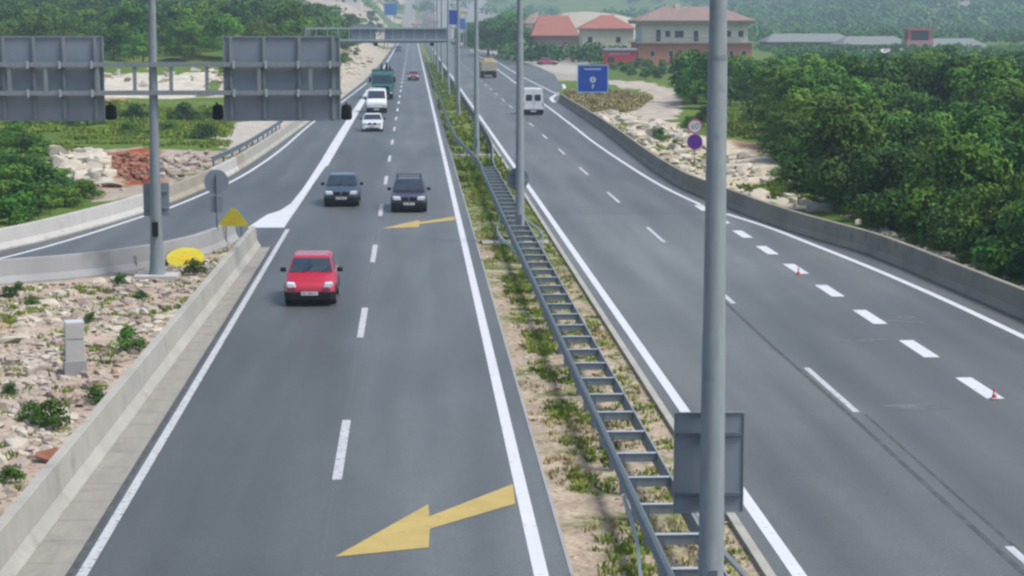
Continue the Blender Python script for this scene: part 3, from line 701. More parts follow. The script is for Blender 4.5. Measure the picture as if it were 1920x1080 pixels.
# distant blue boards
def board(x0, y0, x1, y1, Y, label, m='blue', base=0.0, arm=0):
    a = PY(x0, y0, Y); b = PY(x1, y1, Y); hw = (b.x - a.x) / 2; cx = (a.x + b.x) / 2
    s = empty('direction_sign', (cx, Y, base), 0, label, 'sign')
    q = MB(); q.box(-hw, hw, -.04, .04, b.z - base, a.z - base); q.build('panel', m, s)
    q = MB(); q.box(-hw - .05, hw + .05, -.06, -.041, a.z - base - .08, a.z - base + .05); q.box(-hw - .05, hw + .05, -.06, -.041, b.z - base - .05, b.z - base + .08); q.build('rim', 'white', s)
    q = MB()
    for x in ((-hw * .6, hw * .6) if not arm else (arm,)): q.tube((x, .12, -.3), (x, .12, a.z - base - .2), .1, n=8)
    if arm: q.tube((arm, .12, a.z - base - .6), (0, .12, a.z - base - .6), .07, n=8)
    q.build('post', 'steel_light', s); return s
board(721, 6, 744, 29, 600, 'distant pale blue board on tall posts above the far gantry', mat('faded_blue', (.05, .17, .4), .6))
board(841, 18, 858, 47, 352, 'bright blue board high beside the far lamp posts', arm=.0)
board(858, 34, 872, 56, 420, 'smaller blue board behind the bright one over the opposite lanes', mat('mid_blue', (.05, .13, .42), .6))
board(860, 22, 877, 27, 470, 'small yellow board beyond the blue boards', 'yellow_sign')

# ------------------------------------------------------------------ traffic cones
def cone(p, label):
    s = empty('traffic_cone', (p.x, p.y, .012), random.random(), label, 'cone', 'cones on the joining lane line'); s.scale = (.5, .5, .5)
    q = MB(); q.box(-.17, .17, -.17, .17, .0, .035); q.build('base', 'white' if 'white' in label else 'cone', s, bevel=.01)
    q = MB(); q.path([(0, 0, .035), (0, 0, .2), (0, 0, .32), (0, 0, .5)], [.125, .088, .065, .03], 16); q.mi = []; q.mi = [1 if 18 <= i < 36 else 0 for i in range(len(q.f))]; q.build('body', ['cone', 'line'], s, False)
cone(P(1497, 515), 'small red cone standing on the far short dash of the joining lane')
cone(P(1864, 748), 'small red cone on a white base at the end of the close short dash')

# ------------------------------------------------------------------ vehicles
def paint(name, col): return mat(name, col, .28, metal=.0, var=.04, scale=2, spec=.6, coat=.6)
def car(label, cat, pm_, L=3.8, W=1.62, H=1.42, hood=.95, belt=.92, ws0=.95, ws1=1.7, rf=3.1, rb=3.65, nose=.72, bump='black', plate=True, rack=False, kind='hatch', grille=True, lamp_w=.34, lamp_z=.66, name='car', rear=False):
    r = empty(name, (0, 0, 0), 0, label, cat)
    hw = W / 2
    # lower body: stations (y, half width, z bottom, z shoulder, z centre line)
    st = [(0.0, hw * .80, .28, .50, nose * .80), (.06, hw * .90, .24, .56, nose * .94), (.22, hw * .965, .21, .62, nose), (.55, hw * .99, .2, .70, nose + (hood - nose) * .5), (ws0, hw, .2, belt - .06, hood), (ws0 + .35, hw, .2, belt, hood + .01),
          (L * .5, hw, .2, belt + .01, belt + .02), (L * .8, hw, .2, belt + .02, belt + .04), (L - .3, hw * .985, .22, belt + .0, belt + .04), (L - .06, hw * .93, .26, belt - .05, belt + .0), (L, hw * .88, .32, belt - .12, belt - .06)]
    q = MB(); n = None
    for i, (y, w_, zb, zs, zt) in enumerate(st):
        half = [(w_ * .90, zb), (w_ * .985, zb + .08), (w_, zb + .22), (w_, (zb + .22 + zs) / 2), (w_ * .975, zs - .02), (w_ * .93, zs + (zt - zs) * .35 + .01), (w_ * .72, zt - .012), (w_ * .35, zt + .004)]
        row = [(x, y, z) for x, z in half] + [(-x, y, z) for x, z in half[::-1]]
        n = len(row); q.v += row
        if i:
            b0 = (i - 1) * n
            for j in range(n): q.f.append((b0 + j, b0 + (j + 1) % n, b0 + n + (j + 1) % n, b0 + n + j)); q.mi.append(0)
    q.f.append(tuple(range(n))); q.mi.append(0); q.f.append(tuple((len(st) - 1) * n + j for j in range(n))[::-1]); q.mi.append(0)
    body = q.build('body', pm_, r, True, subd=1)
    # greenhouse
    tw = hw * .76; bw = hw * .93; zb = belt - .03; zr = H
    base = [(ws0, hood - .03), (rb, zb)]
    vs = [(-bw, ws0 + .12, zb), (bw, ws0 + .12, zb), (bw, rb, zb), (-bw, rb, zb), (-tw, ws1, zr - .05), (tw, ws1, zr - .05), (tw * .98, rf, zr - .04), (-tw * .98, rf, zr - .04),
          (-tw * .82, ws1 + .18, zr - .005), (tw * .82, ws1 + .18, zr - .005), (tw * .8, rf - .15, zr), (-tw * .8, rf - .15, zr), (0, ws0 + .07, hood - .02), (0, ws1 - .03, zr - .04)]
    q = MB(); q.add(vs, [(0, 12, 13, 4), (12, 1, 5, 13), (1, 2, 6, 5), (2, 3, 7, 6), (3, 0, 4, 7), (4, 13, 5, 9, 8), (5, 6, 10, 9), (6, 7, 11, 10), (7, 4, 8, 11), (8, 9, 10, 11), (0, 3, 2, 1, 12)])
    q.build('cabin', pm_, r, bevel=.035, seg=2)
    def inset(pts, k0, k1, name, off, m='glass', par=r):
        V = [Vector(p) for p in pts]; c = sum(V, Vector()) / len(V); nrm = (V[1] - V[0]).cross(V[2] - V[1]).normalized()
        if nrm.dot(c - Vector((0, L * .5, .8))) < 0: nrm = -nrm
        o_ = [c + (v - c) * k0 + nrm * off for v in V]; i_ = [v - nrm * .02 for v in o_]; m_ = len(o_)
        return MB().add(o_ + i_, [tuple(range(m_)), tuple(range(m_, 2 * m_))] + [(i, (i + 1) % m_, m_ + (i + 1) % m_, m_ + i) for i in range(m_)]).build(name, m, par)
    # windscreen in two facets joined as one mesh
    q = MB(); e = .012
    A = [Vector(vs[0]), Vector(vs[12]), Vector(vs[13]), Vector(vs[4])]
    ins = lambda u, v, sgn: (lambda p: Vector((p.x * sgn, p.y, p.z)))((A[0] * (1 - u) + A[1] * u) * (1 - v) + (A[3] * (1 - u) + A[2] * u) * v)
    nr = Vector((0, -(zr - hood), (ws1 - ws0))).normalized() * e
    for sgn in (1, -1):
        c = [ins(.07, .09, sgn) + nr, ins(1, .09, sgn) + nr, ins(1, .93, sgn) + nr, ins(.09, .93, sgn) + nr]; q.add(c, [(0, 1, 2, 3)])
    bmv = q.build('windscreen', 'glass', r)
    md = bmv.modifiers.new('t', 'SOLIDIFY'); md.thickness = .012; md.offset = 0
    inset([vs[2], vs[3], vs[7], vs[6]], .84, 0, 'rear_window', .012)
    for sgn, (i0, i1, i2, i3) in ((1, (1, 2, 6, 5)), (-1, (0, 3, 7, 4))):
        Vq = [Vector(vs[i]) for i in (i0, i1, i2, i3)]
        for u0, u1 in ((.09, .47), (.53, .9)):
            pt = lambda u, v: (Vq[0] * (1 - u) + Vq[1] * u) * (1 - v) + (Vq[3] * (1 - u) + Vq[2] * u) * v
            inset([pt(u0, .12), pt(u1, .12), pt(u1, .88), pt(u0, .88)], 1, 0, 'side_window', .01)
    # bumpers, grille, lamps
    q = MB(); q.add([(sx * x, y, z) for z in (.2, .46) for sx, x, y in ((-1, hw * .985, .5), (-1, hw * .96, .1), (-1, hw * .8, -.06), (1, hw * .8, -.06), (1, hw * .96, .1), (1, hw * .985, .5))] + [], [(0, 1, 7, 6), (1, 2, 8, 7), (2, 3, 9, 8), (3, 4, 10, 9), (4, 5, 11, 10), (6, 7, 8, 9, 10, 11), (5, 4, 3, 2, 1, 0), (0, 6, 11, 5)])
    q.build('bumper', bump, r, bevel=.03)
    q = MB(); q.add([(sx * x, y, z) for z in (.26, .5) for sx, x, y in ((-1, hw * .985, L - .45), (-1, hw * .95, L - .04), (-1, hw * .8, L + .06), (1, hw * .8, L + .06), (1, hw * .95, L - .04), (1, hw * .985, L - .45))], [(0, 1, 7, 6), (1, 2, 8, 7), (2, 3, 9, 8), (3, 4, 10, 9), (4, 5, 11, 10), (6, 7, 8, 9, 10, 11), (5, 4, 3, 2, 1, 0), (0, 6, 11, 5)])
    q.build('bumper', bump, r, bevel=.03)
    q = MB(); q.box(-hw * .62, hw * .62, -.066, .0, .22, .32); q.build('air_intake', 'black', r)
    if grille:
        for sgn in (-1, 1):
            q = MB(); q.prism([(sgn * .04, lamp_z - .10), (sgn * .36, lamp_z - .09), (sgn * .38, lamp_z + .04), (sgn * .06, lamp_z + .07)], -.025, .06); q.build('grille', 'black', r)
    for sgn in (-1, 1):
        x0 = hw * .86; x1 = x0 - lamp_w
        q = MB(); q.add([(sgn * x, y, z) for y, dz in ((-.035, 0), (.12, .03)) for x, z in ((x1, lamp_z - .065), (x0 - .04, lamp_z - .075), (x0 + .03, lamp_z + .0), (x0, lamp_z + .08), (x1 + .05, lamp_z + .06)) for z in (z + dz,)],
                        [(0, 1, 2, 3, 4), (9, 8, 7, 6, 5)] + [(i, 5 + i, 5 + (i + 1) % 5, (i + 1) % 5) for i in range(5)]); q.build('headlight', 'lamp', r, bevel=.015)
        q = MB(); q.box(min(sgn * (hw * .9), sgn * (hw * .62)), max(sgn * hw * .9, sgn * hw * .62), L - .04, L + .02, belt - .26, belt - .1); q.build('tail_light', 'tail', r, bevel=.02)
        # mirrors
        x = sgn * (hw + .09); q = MB(); q.box(x - .1, x + .1, ws0 + .42, ws0 + .52, belt + .0, belt + .14, 0, .015); q.build('mirror', 'black', r, bevel=.03)
    if plate:
        for yy_ in (-.075, L + .068):
            q = MB(); q.box(-.26, .26, yy_ - .006, yy_ + .006, .37, .48); pl = q.build('number_plate', 'plate', r)
            q = MB(); sgn = -1 if yy_ < 0 else 1
            for i, x in enumerate((-.2, -.14, -.04, .02, .08, .17)): q.box(x - .016, x + .016, min(yy_ + sgn * .006, yy_ + sgn * .009), max(yy_ + sgn * .006, yy_ + sgn * .009), .395, .455)
            q.build('lettering', 'ink', pl)
    # wheels
    for sx in (-1, 1):
        for wy in (.72, L - .72):
            x1 = sx * (hw - .005); x0 = sx * (hw - .2)
            q = MB(); q.tube((x0, wy, .29), (x1, wy, .29), .29, .29, 24); wh = q.build('wheel', 'rubber', r, bevel=.02)
            q = MB(); q.tube((x1, wy, .29), (x1 + sx * .008, wy, .29), .19, .17, 16); q.build('rim', 'rim', wh)
            q = MB(); pts = [(wy + .36 * math.cos(t), .29 + .36 * math.sin(t)) for t in np.linspace(0, math.pi, 14)]
            vs2 = [(sx * (hw - .25), y, z) for y, z in pts] + [(sx * (hw + .004), y, z) for y, z in pts]
            q.add(vs2, [tuple(range(14)), tuple(range(14, 28))[::-1]] + [(i, 14 + i, 14 + (i + 1) % 14, (i + 1) % 14) for i in range(14)]); q.build('wheel_arch', 'black', r)
    q = MB(); q.box(-hw * .85, hw * .85, .2, L - .2, .14, .22); q.build('underbody', 'black', r)
    for x in (-.28, .3):
        q = MB(); q.tube((x, ws0 + .02, hood + .012), (x + .33, ws0 + .28, hood + .19), .009, n=5); q.build('wiper', 'black', r)
    if rack:
        q = MB()
        for x in (-tw * .88, tw * .88): q.tube((x, ws1 + .3, zr + .07), (x, rf, zr + .07), .02, n=6)
        for y in (ws1 + .45, rf - .4): q.box(-tw * .95, tw * .95, y - .03, y + .03, zr + .07, zr + .1); 
        for x in (-tw * .88, tw * .88):
            for y in (ws1 + .45, rf - .4): q.box(x - .02, x + .02, y - .02, y + .02, zr - .02, zr + .07)
        q.build('roof_rack', 'black', r)
    return r
def place(o, px, py, rz=0, z=0.0):
    p = P(px, py); o.location = (p.x, p.y, z); o.rotation_euler = (0, 0, rz); return o
red = paint('red_car_paint', (.40, .008, .032)); blue = paint('blue_grey_paint', (.02, .034, .06)); plum = paint('plum_paint', (.024, .016, .03)); wh = paint('white_car_paint', (.66, .68, .7)); crim = paint('crimson_paint', (.32, .06, .08)); dk = paint('dark_green_paint', (.03, .04, .045))
place(car('small red hatchback alone in the lane beside the gutter, headlights facing', 'car', red, L=3.65, W=1.62, H=1.44, hood=.97, belt=.95, ws0=.85, ws1=1.5, rf=3.1, rb=3.55, nose=.74, lamp_w=.27, grille=False, lamp_z=.67), 581, 575)
place(car('dark blue-grey car with a broad grille, in the lane beside the white nose', 'car', blue, L=4.1, W=1.70, H=1.43, hood=.95, belt=.93, ws0=1.0, ws1=1.75, rf=3.3, rb=3.95, nose=.73), 640, 388)
place(car('dark plum estate car with roof rack in the lane beside the median', 'car', plum, L=4.45, W=1.68, H=1.45, hood=.90, belt=.92, ws0=1.15, ws1=1.85, rf=4.0, rb=4.35, nose=.74, rack=True, lamp_w=.36), 767, 399)
place(car('low white car leading the white van and the green truck', 'car', wh, L=4.2, W=1.74, H=1.38, hood=.9, belt=.9, ws0=1.1, ws1=1.85, rf=3.1, rb=3.9, nose=.7, bump=wh), 698, 247)
place(car('small distant crimson car alone in the lane beside the median', 'car', crim, L=3.9, W=1.65, H=1.42), 775, 151.5)
place(car('tiny dark car in the distance beneath the far gantry', 'car', dk, L=4.4, W=1.75, H=1.6, belt=1.0), 747, 97)

# vans
def van(label, facing_away=False, W=1.9, L=5.0, H=2.3):
    r = empty('van', (0, 0, 0), 0, label, 'van'); hw = W / 2
    st = [(0, .3, .85, .86), (.08, .25, 1.0, .95), (.5, .22, 1.12, .98), (.95, .22, 1.3, 1), (1.75, .22, H - .06, 1), (2.2, .22, H, 1), (L - .1, .25, H, 1), (L, .28, H - .06, .98)]
    q = MB(); n = 0
    for i, (y, zb, zt, k) in enumerate(st):
        w_ = hw * k; tz = min(1, max(0, (zt - 1.2) / 1.0)); tw_ = w_ * (1 - .12 * tz)
        half = [(w_ * .92, zb), (w_, zb + .2), (w_, min(zt - .1, 1.1)), (w_ * (1 - .06 * tz), (min(zt - .1, 1.1) + zt) / 2), (tw_, zt - .07), (tw_ * .86, zt), (tw_ * .3, zt + .02)]
        row = [(x, y, z) for x, z in half] + [(-x, y, z) for x, z in half[::-1]]; n = len(row); q.v += row
        if i:
            b0 = (i - 1) * n
            for j in range(n): q.f.append((b0 + j, b0 + (j + 1) % n, b0 + n + (j + 1) % n, b0 + n + j)); q.mi.append(0)
    q.f.append(tuple(range(n))); q.mi.append(0); q.f.append(tuple((len(st) - 1) * n + j for j in range(n))[::-1]); q.mi.append(0)
    q.build('body', wh, r, bevel=.03)
    # windscreen follows the slope between y .95 and 1.75
    def slope(t): return .95 + .8 * t, 1.3 + (H - .06 - 1.3) * t
    y0_, z0_ = slope(.06); y1_, z1_ = slope(.86)
    nn = Vector((0, -(H - 1.36), .8)).normalized() * .035
    q = MB(); vs = [(-hw * .88, y0_, z0_), (hw * .88, y0_, z0_), (hw * .8, y1_, z1_), (-hw * .8, y1_, z1_)]
    q.add([Vector(v) + nn for v in vs] + [Vector(v) - nn for v in vs], [(0, 1, 2, 3), (7, 6, 5, 4), (0, 4, 5, 1), (1, 5, 6, 2), (2, 6, 7, 3), (3, 7, 4, 0)]); q.build('windscreen', 'glass', r)
    for s_ in (-1, 1):
        q = MB(); q.box(min(s_ * hw * .98, s_ * (hw * .98 + .0)) - .012, max(s_ * hw * .98, s_ * hw * .98) + .012, 1.7, 2.6, 1.25, 1.75); q.build('side_window', 'glass', r)
        q = MB(); q.box(min(s_ * hw * .55, s_ * hw * .93), max(s_ * hw * .55, s_ * hw * .93), -.03, .1, .62, .82); q.build('headlight', 'lamp', r, bevel=.02)
        q = MB(); q.box(min(s_ * (hw), s_ * (hw + .2)), max(s_ * hw, s_ * (hw + .2)), 1.1, 1.2, 1.2, 1.5); q.build('mirror', 'black', r, bevel=.02)
        # round-cornered rear windows
        cx_ = s_ * hw * .42; q = MB(); ww, hh, rr_ = .30, .30, .13
        poly = []
        for (ax, az, a0) in ((ww - rr_, hh - rr_, 0), (-ww + rr_, hh - rr_, 90), (-ww + rr_, -hh + rr_, 180), (ww - rr_, -hh + rr_, 270)):
            for t in range(0, 91, 30): poly.append((cx_ + ax + rr_ * math.cos(R(a0 + t)), 1.62 + az + rr_ * math.sin(R(a0 + t))))
        q.prism(poly, L - .02, L + .015); q.build('rear_window', 'glass', r)
        q = MB(); q.box(min(s_ * hw * .88, s_ * hw * .98), max(s_ * hw * .88, s_ * hw * .98), L - .05, L + .02, .85, 1.15); q.build('tail_light', 'tail', r)
        for wy in (.85, L - 1.1):
            x1 = s_ * (hw + .004); q = MB(); q.tube((s_ * (hw - .22), wy, .34), (x1, wy, .34), .34, .34, 20); w_o = q.build('wheel', 'rubber', r)
            q = MB(); q.tube((x1, wy, .34), (x1 + s_ * .01, wy, .34), .2, .18, 14); q.build('rim', 'rim', w_o)
    q = MB(); q.box(-.008, .008, L - .005, L + .012, .55, H - .15); q.build('door_gap', 'black', r)
    q = MB(); q.box(.03, .2, L, L + .03, 1.1, 1.14); q.build('handle', 'black', r)
    for a_, b_ in ((-.1, .3), (L - .2, L + .1)):
        q = MB(); q.box(-hw * 1.0, hw * 1.0, a_, b_, .2, .52); q.build('bumper', 'black', r, bevel=.04)
    for yy_ in (-.11, L + .11):
        q = MB(); q.box(-.26, .26, yy_ - .006, yy_ + .006, .3, .42); q.build('number_plate', 'plate', r)
    q = MB(); q.box(-hw * .9, hw * .9, .3, L - .2, .16, .3); q.build('underbody', 'black', r)
    return r
v = van('white van facing the viewer between the white car and the green truck', W=1.95, H=2.25); place(v, 706, 212)
v = van('white van seen from behind with two dark rear windows', W=1.93, H=2.5); p = P(1000, 215.5); v.location = (p.x, p.y + 5.0, 0); v.scale = (1, -1, 1)

def truck(label, cab, load, rear=False):
    r = empty('truck', (0, 0, 0), 0, label, 'truck'); hw = 1.22
    if not rear:
        q = MB(); q.add([(-hw, 0, .6), (hw, 0, .6), (hw, 1.9, .6), (-hw, 1.9, .6), (-hw, 0, 1.6), (hw, 0, 1.6), (hw * .95, .25, 3.0), (-hw * .95, .25, 3.0), (hw * .95, 1.9, 3.1), (-hw * .95, 1.9, 3.1)], [(0, 1, 5, 4), (4, 5, 6, 7), (7, 6, 8, 9), (1, 2, 8, 6, 5), (3, 0, 4, 7, 9), (3, 9, 8, 2), (0, 3, 2, 1)]); q.build('cab', cab, r, bevel=.06)
        nn = Vector((0, -1.4, .25)).normalized() * .02
        q = MB(); vs = [(-hw * .88, .03, 1.72), (hw * .88, .03, 1.72), (hw * .84, .2, 2.7), (-hw * .84, .2, 2.7)]; q.add([Vector(v_) + nn for v_ in vs] + [Vector(v_) - nn for v_ in vs], [(0, 1, 2, 3), (7, 6, 5, 4), (0, 4, 5, 1), (1, 5, 6, 2), (2, 6, 7, 3), (3, 7, 4, 0)]); q.build('windscreen', 'glass', r)
        q = MB(); q.box(-.8, .8, -.03, .0, .95, 1.5); q.build('grille', 'black', r)
        for s_ in (-1, 1):
            q = MB(); q.box(min(s_ * .85, s_ * 1.15), max(s_ * .85, s_ * 1.15), -.12, -.04, .62, .82); q.build('headlight', 'lamp', r)
            q = MB(); q.box(min(s_ * 1.25, s_ * 1.5), max(s_ * 1.25, s_ * 1.5), .0, .1, 1.9, 2.5); q.build('mirror', 'black', r)
    q = MB(); q.box(-hw, hw, -.05 if not rear else 0.0, .35, .4, .85) if not rear else q.box(-1.15, 1.15, 0, .2, .45, .8); q.build('bumper', 'black', r, bevel=.03)
    q = MB(); q.box(-.5, .5, .3, 8.6, .7, 1.05); q.build('chassis', 'black', r)
    q = MB(); y0_ = 2.1 if not rear else .1
    q.box(-hw, hw, y0_, y0_ + 6.3, 1.05, 3.25 if not rear else 2.5); q.build('cargo_body', load, r, bevel=.03)
    q = MB()
    for i in range(7):
        for s_ in (-1, 1): q.box(min(s_ * hw, s_ * (hw + .04)), max(s_ * hw, s_ * (hw + .04)), y0_ + .3 + i * .95, y0_ + .4 + i * .95, 1.05, 2.4)
    for i in range(4): q.box(-.9 + i * .58, -.84 + i * .58, y0_ - .04, y0_, 1.05, 2.45)
    q.build('ribs', load, r)
    for wy in ((.95, 5.6, 6.9) if not rear else (1.1, 2.4, 6.4)):
        for s_ in (-1, 1):
            q = MB(); q.tube((s_ * .75, wy, .5), (s_ * 1.18, wy, .5), .5, .5, 22); w_o = q.build('wheel', 'rubber', r)
            q = MB(); q.tube((s_ * 1.18, wy, .5), (s_ * 1.19, wy, .5), .28, .24, 14); q.build('rim', 'rim', w_o)
    return r
teal = paint('green_truck_paint', (.02, .16, .13)); cream = mat('cream_load', (.42, .38, .29), .9, var=.15, scale=2)
t = truck('green truck following the white van, dark gear on its roof', teal, mat('dark_tarp', (.05, .07, .075), .8, var=.2, scale=2)); place(t, 717, 186)
q = MB()
for x, h_ in ((-.1, .6), (.45, .85), (.85, .4)): q.box(x - .16, x + .16, 2.3, 3.2, 3.24, 3.24 + h_, 0, .08)
q.build('roof_gear', 'black', t)
q = MB(); q.box(-1.0, 1.0, -.02, .03, 1.5, 1.66); q.build('trim', mat('teal_trim', (.05, .3, .24), .5), t)
t = truck('cream-loaded flatbed truck driving away in the outer lane', cream, cream, rear=True); place(t, 917, 146)
q = MB(); q.box(-1.0, 1.0, .3, 6.0, 2.5, 2.9, 0, .25); q.build('load', 'grass_dry', t)

# ------------------------------------------------------------------ utility pillar and small fittings on the rubble island
p = P(141, 700)
s = empty('utility_pillar', (p.x, p.y, 0), R(14), 'white concrete utility pillar standing alone on the rubble', 'pillar')
hz = PY(141, 601, p.y).z
q = MB(); q.box(-.24, .24, -.2, .2, -.2, hz - .09); q.build('body', 'concrete_white', s, bevel=.015)
q = MB(); q.box(-.24, .24, -.2, .2, hz - .09, hz); q.build('cap', 'white', s, bevel=.015)  # flush top block painted whiter to read as the lit top of the pillar
q = MB(); q.box(-.28, .28, -.24, .24, -.2, .35); q.build('plinth', 'concrete_grey', s, bevel=.01)
q = MB(); q.box(-.2, .2, -.204, -.2, .9, .915); q.build('joint', 'tar', s)
p = P(248, 506); q = MB(); q.box(p.x - .22, p.x + .22, p.y - .2, p.y + .2, -.1, .55, 0, .02); tag(q.build('marker_stone', 'concrete_grey', bevel=.02), 'small grey concrete stub in front of the ramp barrier near the mast', 'post')

# ------------------------------------------------------------------ stones
def stone_verts(r, seed):
    rs = np.random.default_rng(seed)
    bm = bmesh.new(); sc_ = np.array([rs.uniform(.8, 1.25), rs.uniform(.55, 1.0), rs.uniform(.35, .75)])
    d = rs.normal(size=(13, 3)); d /= np.linalg.norm(d, axis=1)[:, None]; d = np.sign(d) * np.abs(d) ** .75 * sc_
    for v in d: bm.verts.new(v)
    h_ = bmesh.ops.convex_hull(bm, input=bm.verts); bmesh.ops.delete(bm, geom=list({v for v in h_['geom_interior'] + h_['geom_unused'] if isinstance(v, bmesh.types.BMVert)}), context='VERTS')
    bm.verts.ensure_lookup_table(); bm.verts.index_update()
    V = np.array([v.co[:] for v in bm.verts]); Fc = [tuple(v.index for v in f.verts) for f in bm.faces]; bm.free(); return V, Fc
STV = [stone_verts(1, i) for i in range(12)]
def rand_in(poly, rs):
    xs = [p[0] for p in poly]; ys = [p[1] for p in poly]
    while True:
        x = rs.uniform(min(xs), max(xs)); y = rs.uniform(min(ys), max(ys))
        if inpoly(x, y, poly): return x, y
def rubble(name, poly, n, r0, r1, m, label, seed=1, clump=2.5, dens=0.0, pile=0.0):
    rs = random.Random(seed); Vs = []; Fs = []; off = 0; k = 0; tries = 0
    while k < n and tries < n * 8:
        tries += 1
        x, y = rand_in(poly, rs)
        f = fb(x, y, clump, seed * 3.1)
        if f < dens - rs.random() * .3: continue
        r = r0 + (r1 - r0) * rs.random() ** 3.2
        V, Fc = STV[rs.randrange(12)]; a = rs.random() * 6.28; c, s_ = math.cos(a), math.sin(a)
        W_ = V * r; X = W_[:, 0] * c - W_[:, 1] * s_ + x; Y = W_[:, 0] * s_ + W_[:, 1] * c + y; Z = W_[:, 2] + height(x, y) + r * .04 + pile * max(0, f) * rs.random()
        Vs += list(zip(X, Y, Z)); Fs += [tuple(i + off for i in q_) for q_ in Fc]; off += len(V); k += 1
    me = bpy.data.meshes.new(name); me.from_pydata(Vs, [], Fs); o = link(name, me, m)
    tag(o, label, 'rubble', kind='stuff'); return o
near_rub = [P(*q) for q in ((-120, 560), (0, 545), (262, 512), (380, 482), (440, 455), (420, 490), (0, 960), (-60, 1030), (-300, 900))]
rubble('rubble', near_rub, 5200, .015, .24, 'stone', 'pinkish broken limestone rubble covering the island beside the barrier', 2)
rubble('rubble', near_rub, 1700, .015, .27, 'stone_white', 'whiter limestone pieces lying among the island rubble', 5)
pile = [P(*q) for q in ((100, 296), (185, 290), (200, 330), (235, 356), (200, 366), (120, 335))]
rubble('rubble', pile, 330, .2, .95, 'stone_white', 'heap of pale limestone blocks behind the curved ramp barrier', 9, dens=-.02, pile=.8)
rubble('rubble', [P(*q) for q in ((182, 296), (282, 292), (290, 340), (215, 348))], 620, .08, .5, 'stone_red', 'rust-red stones in the middle of the heap behind the mast', 12, pile=.9)
rubble('rubble', [P(*q) for q in ((290, 300), (400, 285), (395, 312), (300, 345))], 300, .12, .5, 'stone', 'pinkish rubble strip between the mast and the bluish guardrail', 13, pile=.4)
rubble('rubble', [P(*q) for q in ((1090, 204), (1190, 222), (1270, 250), (1330, 280), (1440, 330), (1560, 398), (1540, 400), (1440, 376), (1300, 330), (1180, 255))], 620, .1, .75, 'stone_white', 'pale limestone blocks strewn behind the dark barrier', 21, clump=4, dens=-.05, pile=.4)
rubble('rubble', [P(*q) for q in ((1560, 400), (1700, 446), (1920, 530), (2000, 570), (2000, 585), (1920, 545), (1700, 460))], 420, .05, .3, 'stone_white', 'small pale stones on the grassy verge below the woodland', 22, clump=2, dens=.0)
rubble('rubble', [(2.62, 16), (5.55, 16), (5.55, 150), (2.62, 150)], 3800, .02, .085, 'stone', 'fine stones in the soil of the median', 31)
rubble('rubble', [(-43, 240), (-22, 240), (-22, 262), (-44, 262)], 60, .3, 1.2, 'stone_white', 'white quarried blocks on the bare slope behind the mast', 33, pile=.8)
rubble('rubble', [(-9.5, 240), (-8.5, 320), (-8.5, 470), (-20, 470), (-22, 320), (-17, 250)], 420, .15, .9, 'stone_white', 'pale broken rock on the cutting beside the oncoming lanes', 35, clump=9, pile=.3)
bould = [(66, 985, .0), (30, 640, .42), (100, 860, .4), (255, 748, .38), (145, 595, .3), (60, 700, .36), (20, 760, .34), (300, 600, .3), (340, 560, .28), (30, 835, .3), (190, 650, .3), (90, 570, .34), (240, 570, .3), (270, 690, .25)]
for i, (x, y, r) in enumerate(bould[1:]):
    p = P(x, y); V, Fc = STV[i % 9]; me = bpy.data.meshes.new('boulder'); me.from_pydata([tuple(v * r) for v in V], [], Fc)
    m = 'stone_red' if i == 1 else ('stone' if i % 2 else 'stone_white'); o = link('boulder', me, m)
    sb = o.modifiers.new('s', 'BEVEL'); sb.width = r * .08; sb.segments = 2
    o.location = (p.x, p.y, r * .1); o.rotation_euler = (0, 0, i * 1.3)
    lab = {0: 'pale boulder by the left border above the utility pillar', 1: 'rust-stained boulder lying low beside the long pale barrier', 2: 'pinkish boulder resting against the long barrier below the pillar', 3: 'small pale boulder just above the utility pillar'}.get(i)
    tag(o, lab or 'pale limestone boulder half sunk among the island rubble', 'boulder', 'boulders on the rubble island')

# ------------------------------------------------------------------ grass
def tufts(name, poly, n, h0, h1, m, label, seed=1, dens=.0, clump=1.6, wid=.035, blades=9, spread=.14):
    rs = random.Random(seed); V = []; Fs = []; k = 0; tries = 0
    while k < n and tries < n * 10:
        tries += 1; x, y = rand_in(poly, rs)
        if fb(x, y, clump, seed * 1.7) < dens: continue
        k += 1; z = height(x, y); h = rs.uniform(h0, h1)
        for b_ in range(blades):
            a = rs.random() * 6.28; d = rs.random() * spread; bx, by = x + math.cos(a) * d, y + math.sin(a) * d; l_ = rs.uniform(.2, .9) * h * .7; hh = h * rs.uniform(.5, 1); w_ = wid * rs.uniform(.6, 1.3)
            px_, py_ = -math.sin(a) * w_, math.cos(a) * w_; o_ = len(V); tx, ty = bx + math.cos(a) * l_, by + math.sin(a) * l_
            V += [(bx - px_, by - py_, z - .02), (bx + px_, by + py_, z - .02), ((bx + tx) / 2 + px_ * .8 + math.cos(a) * l_ * -.15, (by + ty) / 2 + py_ * .8, z + hh * .65), (tx, ty, z + hh)]
            Fs += [(o_, o_ + 1, o_ + 2), (o_, o_ + 2, o_ + 3)]
    me = bpy.data.meshes.new(name); me.from_pydata(V, [], Fs); o = link(name, me, m); tag(o, label, 'grass', kind='stuff')
medp = [(2.65, 16), (5.55, 16), (5.55, 130), (2.65, 130)]
tufts('grass', [(2.95, 16), (5.55, 16), (5.55, 130), (2.95, 130)], 2100, .04, .15, 'grass', 'low green grass tufts in the median', 3, .06, 2.2, .02)
tufts('grass', medp, 1300, .04, .16, 'grass_dry', 'dry yellowish grass tufts in the median', 4, .08, 1.8, .02)
tufts('grass', [(3.1, 16), (4.2, 16), (4.2, 130), (3.1, 130)], 2000, .06, .2, 'grass', 'taller grass along the foot of the double guardrail', 14, -.05, 2.5, .022)
tufts('grass', [(2.7, 108), (5.5, 108), (5.5, 420), (2.7, 420)], 1600, .2, .5, 'grass', 'rank grass in the far half of the median', 15, -.1, 6, .07)
